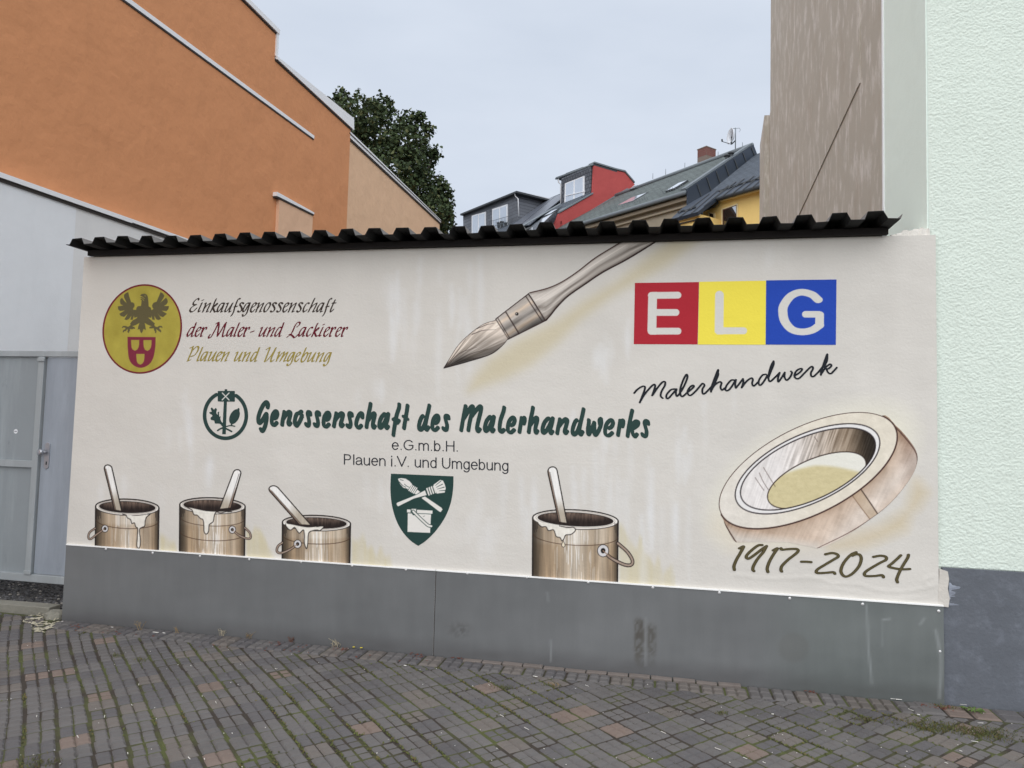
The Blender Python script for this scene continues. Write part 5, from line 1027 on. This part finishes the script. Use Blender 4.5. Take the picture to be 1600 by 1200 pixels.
# ---- red house
re_ = thing('red_house', EL*(1, 1, 0), 'house with bright red firewall and a tall grey shingled dormer', 'house')
PR = facade(862, 362); PR = PR-A_*.15; rp = lambda x, y: on(x, y, PR, A_)
prism('firewall', [rp(*q) for q in ((928.5,256),(961,266),(976,269.5),(992,288.5),(982,297),(872,364),(862,362),(873,334),(926,304))], A_*.10, M_red, re_)
for a, b in (((928,255),(961,265)), ((961,265),(976,268.5)), ((976,268.5),(991,286)), ((980,296),(869,363)), ((873,333),(926,303))): p, q = rp(*a), rp(*b); prism('wall_capping', [p-A_*.05, q-A_*.05, q-A_*.05+UP*.07, p-A_*.05+UP*.07], A_*.45, M_zinc, re_)
prism('wall', [rp(862, 360), rp(862, 360)+A_*7, rp(862, 360)+A_*7-UP*9, rp(862, 360)-UP*9], B_*8, M_red, re_)
for k in range(3): p = rp(873, 336)-UP*(.25+.22*k)+B_*.1; prism('fascia_board', [p, p+A_*3, p+A_*3-UP*.16, p-UP*.16], B_*.1, M_red, re_)
DP = rp(926, 304)+A_*.15; DD = float((rp(961, 266)-rp(928.5, 256))@B_); dp = lambda x, y, o=0.: on(x, y, DP+B_*o, B_)
dm = prism('dormer', [dp(877, 279), dp(923, 259.2), dp(922.5, 306), dp(883, 321), dp(875.5, 322)], B_*DD, M_shing, re_)
prism('dormer_roof', [dp(868.5, 277), dp(927, 255.2), dp(927, 258), dp(868.5, 280)], B_*(DD+.2), M_dark, re_); p_ = [dp(868.5, 279.3, -.25), dp(926, 257.3, -.25)]; tube('gutter', p_, .05, M_zinc, re_)
prism('roof_hatch', [dp(884, 270.6, .3), dp(911, 260.6, .3), dp(911, 263.2, .3), dp(884, 273.4, .3)], B_*.9, M_dark, re_)
tube('downpipe', [dp(872, 280, -.15), dp(873, 285, -.12), dp(876.2, 288, -.06), dp(876.2, 318, -.06)], .035, M_pipe, re_)
def window(P4, par, mull=True, off=B_, gl=M_glass, fr=M_win):
    P4 = [np.asarray(p)-off*.05 for p in P4]; w = prism('window', P4, off*.04, fr, par); a, b, c, d = P4
    f = lambda u, v: (a*(1-u)+b*u)*(1-v)+(d*(1-u)+c*u)*v-off*.01
    for u0, u1 in (((.07, .46), (.54, .93)) if mull else ((.08, .92),)): prism('pane', [f(u0, .05), f(u1, .05), f(u1, .93), f(u0, .93)], off*.01, gl, w)
    return w
w = window([dp(883.7, 287), dp(914, 275), dp(913.8, 307), dp(883, 320)], re_); prism('rail', [dp(883.5, 305.5, -.09), dp(914, 298, -.09), dp(914, 299, -.09), dp(883.5, 306.5, -.09)], B_*.02, M_win, w)
# ---- roof with solar panels between the dormers
ho = (DP-E0)@RN*0; SP = dp(875, 319); sr = lambda x, y, o=0.: on(x, y, SP+RN*o, RN)
gh = thing('grey_house', dp(760, 340)*(1, 1, 0), 'house with grey board dormer, white windows and solar panels, left of the red firewall', 'house')
SR0 = SP+A_*float((PR+A_*.14-SP)@A_); t1 = float((sr(866, 306.3)-SP)@verge); t0 = float((sr(872, 341)-SP)@verge); prism('roof', [SR0+verge*t0, SR0+A_*9+verge*t0, SR0+A_*9+verge*t1, SR0+A_*2+verge*t1, SR0+verge*t1*.5], -RN*.12, M_slate2, gh)
for q in ([(797,354),(858,309.5),(868,306),(812,352)], [(813,352),(869,305.8),(879,302.5),(875,312),(826,351)]): o = prism('solar_panel', [sr(*p, .14) for p in q], -RN*.05, M_pvp, gh)
prism('roof_flashing', [sr(808, 356, .17), sr(811, 356.5, .17), sr(876, 318.5, .17), sr(876, 317, .17)], -RN*.03, M_zinc, gh)
for q in ([(812,372),(846,341),(868,330),(835,362)], [(848,338),(862,329),(873,325),(859,334)]): f = prism('roof_window', [sr(*p, .14) for p in q], -RN*.1, M_dark, gh); P = [sr(*p, .155) for p in q]; c = sum(P)/4; prism('pane', [c+(p-c)*.8 for p in P], -RN*.01, M_skyg, f)
tube('gutter', [SR0+verge*t0, SR0+A_*9+verge*t0], .07, M_dark, gh)
LD = dp(806, 300, -.0); ld = lambda x, y, o=0.: on(x, y, DP+B_*(.0+o), B_)
prism('dormer', [ld(723.5, 335.5), ld(806, 301.5), ld(808, 345), ld(808, 385), ld(724.5, 395)], B_*3, M_board, gh)
sdp = lambda x, y: on(x, y, LD-A_*.02, A_)
prism('dormer_side', [sdp(806.5, 302), sdp(856, 310.5), sdp(810, 342)], A_*.05, M_diag, gh)
e1, e2 = ld(719, 334, -.25), ld(807, 298, -.25); prism('dormer_roof', [e1, e2, e2-UP*.10, e1-UP*.10], B_*3.6, M_dark, gh)
a, b = sdp(806, 298.5)-A_*.05, sdp(858, 310)-A_*.05; prism('barge_board', [a, b, b-UP*.16, a-UP*.22], A_*.08, M_pipe, gh)
tube('downpipe', [ld(804.5, 303, -.2), ld(805, 306, -.15), ld(809.5, 311, -.08), ld(810.5, 338, -.08)], .032, M_pipe, gh)
window([ld(738, 337), ld(760, 331), ld(759.5, 372), ld(738, 374)], gh); w = window([ld(770, 327), ld(794, 319), ld(794, 372), ld(770.5, 376)], gh)
k = []
for x in np.arange(766.5, 796, 2.4): yt = 346-(x-766)*.29; k.append(tubev([ld(x, yt, -.3), ld(x, yt+22, -.3)], .008, 4))
for dy in (0, 9, 16): k.append(tubev([ld(766, 346+dy, -.3), ld(796, 337.2+dy, -.3)], .014, 4))
k.append(tubev([ld(796, 337.2, -.3), ld(796, 337.2, 0)], .014, 4)); k.append(tubev([ld(766, 346, -.3), ld(766, 346, 0)], .014, 4)); V, F = merge(k); mk('balcony_rail', V, F, M_zinc, gh)
for x, s in ((779, .16), (784, .22), (790, .15)): p = ld(x, 352, -.2); V, F = merge([tubev([p-UP*.15, p+UP*.04], [.07, .09], 8)]+[tubev([p, p+np.array((math.cos(t)*.1, math.sin(t)*.1, s))], [.02, .035], 4) for t in range(6)]); mk('flower_pot', V, F, M_dark, gh)
# ================================================================ TREE
tr = np.array(onY(598, 330, 27.)); tb = np.array((tr[0]-.6, tr[1], 0.)); tree = thing('maple_tree', tb, 'large dark green leafy tree rising behind the orange and peach buildings', 'tree')
rt = np.random.RandomState(12); M_bark = simple('dark_bark', (62, 54, 46), .3, 6, .95, 0, .03, 12)
k = [tubev([tb, tb+UP*2.5, tb+UP*5+CR*.2, tb+UP*8], [.42, .34, .28, .16], 10)]
hubs = []
for (x, y, r, dd) in ((520,178,34,0), (560,182,44,-1), (585,200,48,.5), (640,192,22,0), (632,225,42,-1), (655,250,34,1), (560,240,60,0), (610,270,60,-1.2), (665,295,38,0), (640,310,50,-.5), (690,300,20,0), (684,330,26,-.8), (690,352,22,0), (600,330,60,.6), (520,260,60,0), (656,345,48,.8), (548,330,60,-1), (535,152,14,0), (655,182,9,0), (668,202,12,0), (678,240,12,0), (697,318,12,0), (702,336,9,.5), (600,168,24,.8), (500,330,60,.5), (645,400,60,0), (560,420,70,0)):
    c = onY(x, y, 27+dd*1.3); hubs.append((c, r*CAM_D/FPX if 0 else r*29./FPX))
for c, r in hubs: b = tb+UP*min(7.5, max(3, c[2]-2.5)); k.append(tubev([b, (b+c)/2+rt.normal(0, .25, 3)+UP*.2, c], [.12, .07, .03], 6))
V, F = merge(k); mk('trunk', V, F, M_bark, tree, smooth=True)
V = []; F = []; mi = []
for c, r in hubs:
    ncl = int(110*(r/.8)**2.0)+14
    for i in range(ncl):
        d = rt.normal(size=3); d /= np.linalg.norm(d); rad = r*rt.uniform(.45, 1.06)**.6*(1+.16*math.sin(d[0]*5+c[0])*math.cos(d[2]*6+c[2])); cc = c+d*rad*(1, 1, .85)
        for l in range(6):
            p = cc+rt.normal(0, .085, 3); s = rt.uniform(.07, .14); n = d*.5+rt.normal(0, .7, 3)+UP*.5; n /= np.linalg.norm(n); u = np.cross(n, rt.normal(size=3)); u /= np.linalg.norm(u); v = np.cross(n, u); b = len(V)
            V += [p-u*s*.2, p+v*s*.75-u*s*.1, p+v*s*.35+u*s*.9, p-v*s*.35+u*s*.9+n*s*.2, p-v*s*.75]; F.append([b, b+1, b+2, b+3, b+4][::-1]); mi.append(rt.choice(3, p=[.5, .35, .15]))
def leafm(name, rgb, tr_=.25):
    m = NT(name, .75, 0, .15); c = lin(rgb); m.base(m.mix(m.noise(1.1, 4), c*.7, c*1.3)); return m.m
mk('crown', V, F, [leafm('leaf_green', (68, 82, 54)), leafm('leaf_dark', (56, 68, 48)), leafm('leaf_olive', (88, 92, 60))], tree, mi=mi)
# ================================================================ SMALL THINGS ON THE PAVEMENT
rs = np.random.RandomState(21)
M_moss = [simple('moss_green', (92, 98, 54), .3, 30, .95), simple('moss_dark', (68, 70, 44), .3, 30, .95), simple('moss_dry', (104, 92, 56), .3, 30, .95)]
def vis(p):
    x, y = px_of((p[0], p[1], 0)); return -20 < x < 1620 and y < 1225
pv = []; mi = []; cnt = 0
for i in range(-75, 80):
    for j in np.arange(-80, 80, .055):
        wide = rs.uniform() < .8
        p = O_+EB*(i*S)+EA*(j*S)+rs.normal(0, .0035, 2)
        if not wide: p = O_+EB*((i+rs.uniform())*S)+EA*(round(j)+.5)*S+rs.normal(0, .003, 2)
        p = p+EB*.016*math.sin(j*.31+i*.15)+EA*.020*math.sin(i*.37)
        if p[1] > -.23 or not vis(p): continue
        if float(fbm(np.array([p[0]*1.3+9]), np.array([p[1]*1.3+4]), 5)[0]) < .49+.16*rs.uniform(): continue
        for q in range(3):
            r_ = rs.uniform(.003, .0075); c = (p[0]+rs.normal(0, .003), p[1]+rs.normal(0, .003), -.006); h = rs.uniform(.004, .011); a = rs.uniform(0, 6.3)
            V = [(c[0]+r_*math.cos(a+t), c[1]+r_*math.sin(a+t), c[2]) for t in (0, 2.1, 4.2)]+[(c[0]+rs.normal(0, .002), c[1]+rs.normal(0, .002), c[2]+h)]; pv.append((V, [[0, 1, 3], [1, 2, 3], [2, 0, 3]])); mi += [rs.choice(3, p=[.5, .32, .18])]*3
V, F = merge(pv); tag(mk('moss', V, F, M_moss, mi=mi), 'green moss growing in the joints of the paving stones', 'moss', kind='stuff')
# grass cushion in front of the plinth
pv = []; mi = []
for (cx, cy, sx, sy, n) in [(*onG(1500, 1140)[:2], .20, .045, 900), (*onG(1538, 1150)[:2], .08, .03, 260), (*onG(1455, 1140)[:2], .07, .025, 220), (*onG(1355, 1125)[:2], .05, .02, 90), (*onG(785, 1075)[:2], .045, .02, 120), (*onG(862, 1072)[:2], .03, .012, 40), (*onG(183, 1025)[:2], .025, .02, 60), (*onG(222, 1032)[:2], .028, .02, 60), (*onG(60, 1195)[:2], .05, .04, 160), (*onG(1475, 1105)[:2], .05, .012, 90), (*onG(130, 990)[:2], .012, .02, 50), (*onG(1130, 1115)[:2], .02, .012, 60)]:
    for i in range(n):
        x, y = cx+rs.normal(0, sx), cy+rs.normal(0, sy)
        if y > -.015: continue
        h = rs.uniform(.005, .018); a = rs.uniform(0, 6.3); l = rs.uniform(.3, 1.4)*h; w = .0015; V = [(x-w*math.sin(a), y+w*math.cos(a), -.004), (x+w*math.sin(a), y-w*math.cos(a), -.004), (x+l*.5*math.cos(a)+w*.7*math.sin(a), y+l*.5*math.sin(a), h*.75), (x+l*math.cos(a), y+l*math.sin(a), h*.9)]; pv.append((V, [[0, 1, 2], [0, 2, 3]])); mi += [rs.choice(3, p=[.45, .3, .25])]*2
V, F = merge(pv); tag(mk('grass', V, F, M_moss, mi=mi), 'low tufts of short grass growing between the paving stones', 'grass', kind='stuff')
# dry weed stalks along the foot of the cladding
M_dry = [simple('dry_stalk', (150, 128, 92), .2, 40, .9), simple('pale_stalk', (182, 172, 148), .2, 40, .9), simple('rusty_stalk', (112, 72, 54), .2, 40, .9)]
def weed(px, py, n, h, spread, mat, label, sub=2):
    b = onG(px, py); b[1] = min(b[1], -.02); t = thing('dry_weed', b, label, 'weed', 'dry weeds at the foot of the painted garage'); k = []
    for i in range(n):
        a = rs.uniform(0, math.pi*2); L = h*rs.uniform(.45, 1.); lean = rs.uniform(.1, spread); e = np.array((math.cos(a)*lean*L, -abs(math.sin(a))*lean*L*.5, L)); p0 = b+np.array((rs.normal(0, .012), rs.uniform(-.006, .004), -.002)); p1 = p0+e*.5+np.array((0, 0, L*.08)); p2 = p0+e
        k.append(tubev([p0, p1, p2], [.0013, .001, .0007], 3))
        for s_ in range(sub):
            f = rs.uniform(.4, 1); q = p0+(p2-p0)*f; k.append(tubev([q, q+np.array((rs.normal(0, .014), -.003, rs.uniform(.004, .02)))], [.0008, .0016], 3))
    V, F = merge(k); mk('stalks', V, F, mat, t)
for a in ((218,985,9,.075,.9,M_dry[0],'pair of long dry straw coloured stalks nearest the left end of the garage'), (277,989,10,.05,.8,M_dry[0],'short fan of dry stalks below the second painted tin'), (350,992,9,.055,.5,M_dry[1],'pale feathery dry weed below and right of the second painted tin'), (390,996,7,.05,.6,M_dry[0],'small dry brown weed tuft left of the third painted tin'), (458,1002,9,.055,.5,M_dry[2],'dark reddish dry weed below the third painted tin'), (524,1010,12,.055,1.1,M_dry[1],'widest spreading pale dry weed between the third tin and the shield'), (868,1072,8,.02,1.6,M_dry[0],'flattened straw tuft on the pavers below the largest tin')): weed(*a)
# green rosette weed and yellow flowers
b = onG(1522, 1112); t = thing('green_weed', b, 'green rosette weed with long leaves in front of the blue-grey plinth', 'weed'); k = []
for i in range(13):
    a = rs.uniform(0, 6.3); L = rs.uniform(.05, .11); d = np.array((math.cos(a), math.sin(a)*.6, 0)); s = np.array((-d[1], d[0], 0)); V = [b, b+d*L*.4+s*.007+UP*.014, b+d*L*.75+s*.009+UP*.018, b+d*L+UP*.008, b+d*L*.75-s*.009+UP*.018, b+d*L*.4-s*.007+UP*.014]; k.append((V, [[0, 1, 2, 3, 4, 5]]))
V, F = merge(k); mk('leaves', V, F, simple('weed_leaf', (88, 112, 52), .25, 30, .7), t)
M_yf = simple('yellow_petals', (222, 204, 40), .1, 30, .8)
for x, y, lb in ((555,1011,'small yellow flower at the cladding foot, the left one of two'), (567,1012,'small yellow flower at the cladding foot, the right one of two')):
    b = onG(x, y+1); b[1] = -.03; b[2] = .012; V = []; F = []
    for i in range(9): a = 2*math.pi*i/9; d = np.array((math.cos(a), math.sin(a), 0)); s = np.array((-d[1], d[0], 0)); n = len(V); V += [b, b+d*.008+s*.003+UP*.003, b+d*.011+UP*.002, b+d*.008-s*.003+UP*.003]; F.append([n, n+1, n+2, n+3])
    t = thing('yellow_flower', b, lb, 'flower'); mk('petals', V, F, M_yf, t); V, F = tubev([b-UP*.014, b], .0015, 4); mk('stem', V, F, M_moss[0], t)
# litter: paint chips, bits of leaf, white scratches
M_chip = simple('white_chips', (226, 224, 218), .06, 20, .8); M_leafl = simple('brown_leaf_litter', (110, 62, 50), .35, 60, .9)
pv = []
def chip(p, L, w, a, z=.0035):
    d = np.array((math.cos(a), math.sin(a), 0)); s = np.array((-d[1], d[0], 0)); c = np.array((p[0], p[1], z)); t = rs.uniform(.3, 1.); q = [c-d*L/2-s*w/2*t, c+d*L/2-s*w/2, c+d*L/2*rs.uniform(.7, 1.2)+s*w/2, c-d*L/2*rs.uniform(.6, 1)+s*w/2*t]; V = q+[v+UP*.0018 for v in q]; pv.append((V, [[3, 2, 1, 0], [4, 5, 6, 7], [0, 1, 5, 4], [1, 2, 6, 5], [2, 3, 7, 6], [3, 0, 4, 7]]))
for i in range(160):
    x, y = rs.uniform(0, 1600), rs.uniform(990, 1200); p = onG(x, y)
    if p[1] > -.03: continue
    if i % 5 == 0: chip(p, rs.uniform(.012, .04), .003, math.atan2(EA[1], EA[0])+rs.normal(0, .1))
    else: chip(p, rs.uniform(.002, .008), rs.uniform(.002, .005), rs.uniform(0, 3))
for x, y, L, w in ((243,989,.05,.012), (256,990,.03,.01), (740,1025,.03,.012), (760,1027,.02,.008), (810,1034,.022,.008), (836,1058,.035,.01), (1395,1093,.03,.008), (1404,1094,.04,.014), (1436,1118,.022,.01), (1505,1102,.04,.006), (1532,1131,.035,.004), (1523,1160,.035,.004), (633,1041,.018,.012), (1060,1058,.02,.006), (1207,1117,.014,.01), (175,981,.02,.008), (97,972,.02,.01)): chip(onG(x, y), L, w, rs.uniform(-.4, .2), .005)
V, F = merge(pv); tag(mk('litter', V, F, M_chip), 'scattered white chips and slivers lying on the paving stones', 'litter', kind='stuff')
pv = []
for (x0, x1, yb_, n) in ((110, 140, 975, 12), (420, 480, 1004, 12), (520, 545, 1011, 14), (640, 660, 1021, 16), (708, 726, 1024, 8), (1255, 1275, 1078, 12), (100, 260, 982, 14), (1440, 1490, 1102, 26), (300, 700, 1006, 20)):
    for i in range(n):
        x = rs.uniform(x0, x1); p = onG(x, yb_+(x-x0)*.07+rs.uniform(0, 6)); p[1] = min(p[1], -.016-rs.uniform(0, .03)); chip(p, rs.uniform(.006, .02), rs.uniform(.004, .012), rs.uniform(0, 6), rs.uniform(.003, .012))
V, F = merge(pv); tag(mk('leaf_litter', V, F, M_leafl), 'crumbled reddish brown leaves along the foot of the cladding', 'leaf litter', kind='stuff')
# mortar smear on the pavers at the garage's left corner
msr = Canvas(18, 958, 100, 988, .5, (178, 172, 152)); nn = np.abs(fbm(msr.X/10+msr.Y/6, msr.Y/3.2, 17, 4)-.5); msr.F = (.055-nn)*14-sst(20, 42, np.abs(msr.X-66)+1.2*np.abs(msr.Y-971))*1.2; msr.F[[0, -1]] = -1; msr.F[:, [0, -1]] = -1
msr.C = msr.C+((fbm(msr.X/3, msr.Y/2, 5)-.5)*40)[..., None]
def gmap(x, y):
    d = CR[None]*((x-800)/FPX)[:, None]-CU[None]*((y-600)/FPX)[:, None]+CW[None]; return CAM+d*((.004-CAM[2])/d[:, 2])[:, None]
o = field('mortar_smear', msr, gmap, M_paint, None); o.modifiers.new('s', 'SOLIDIFY').thickness = -.004; tag(o, 'pale crazed mortar smear on the pavers at the left foot of the garage', 'mortar smear')
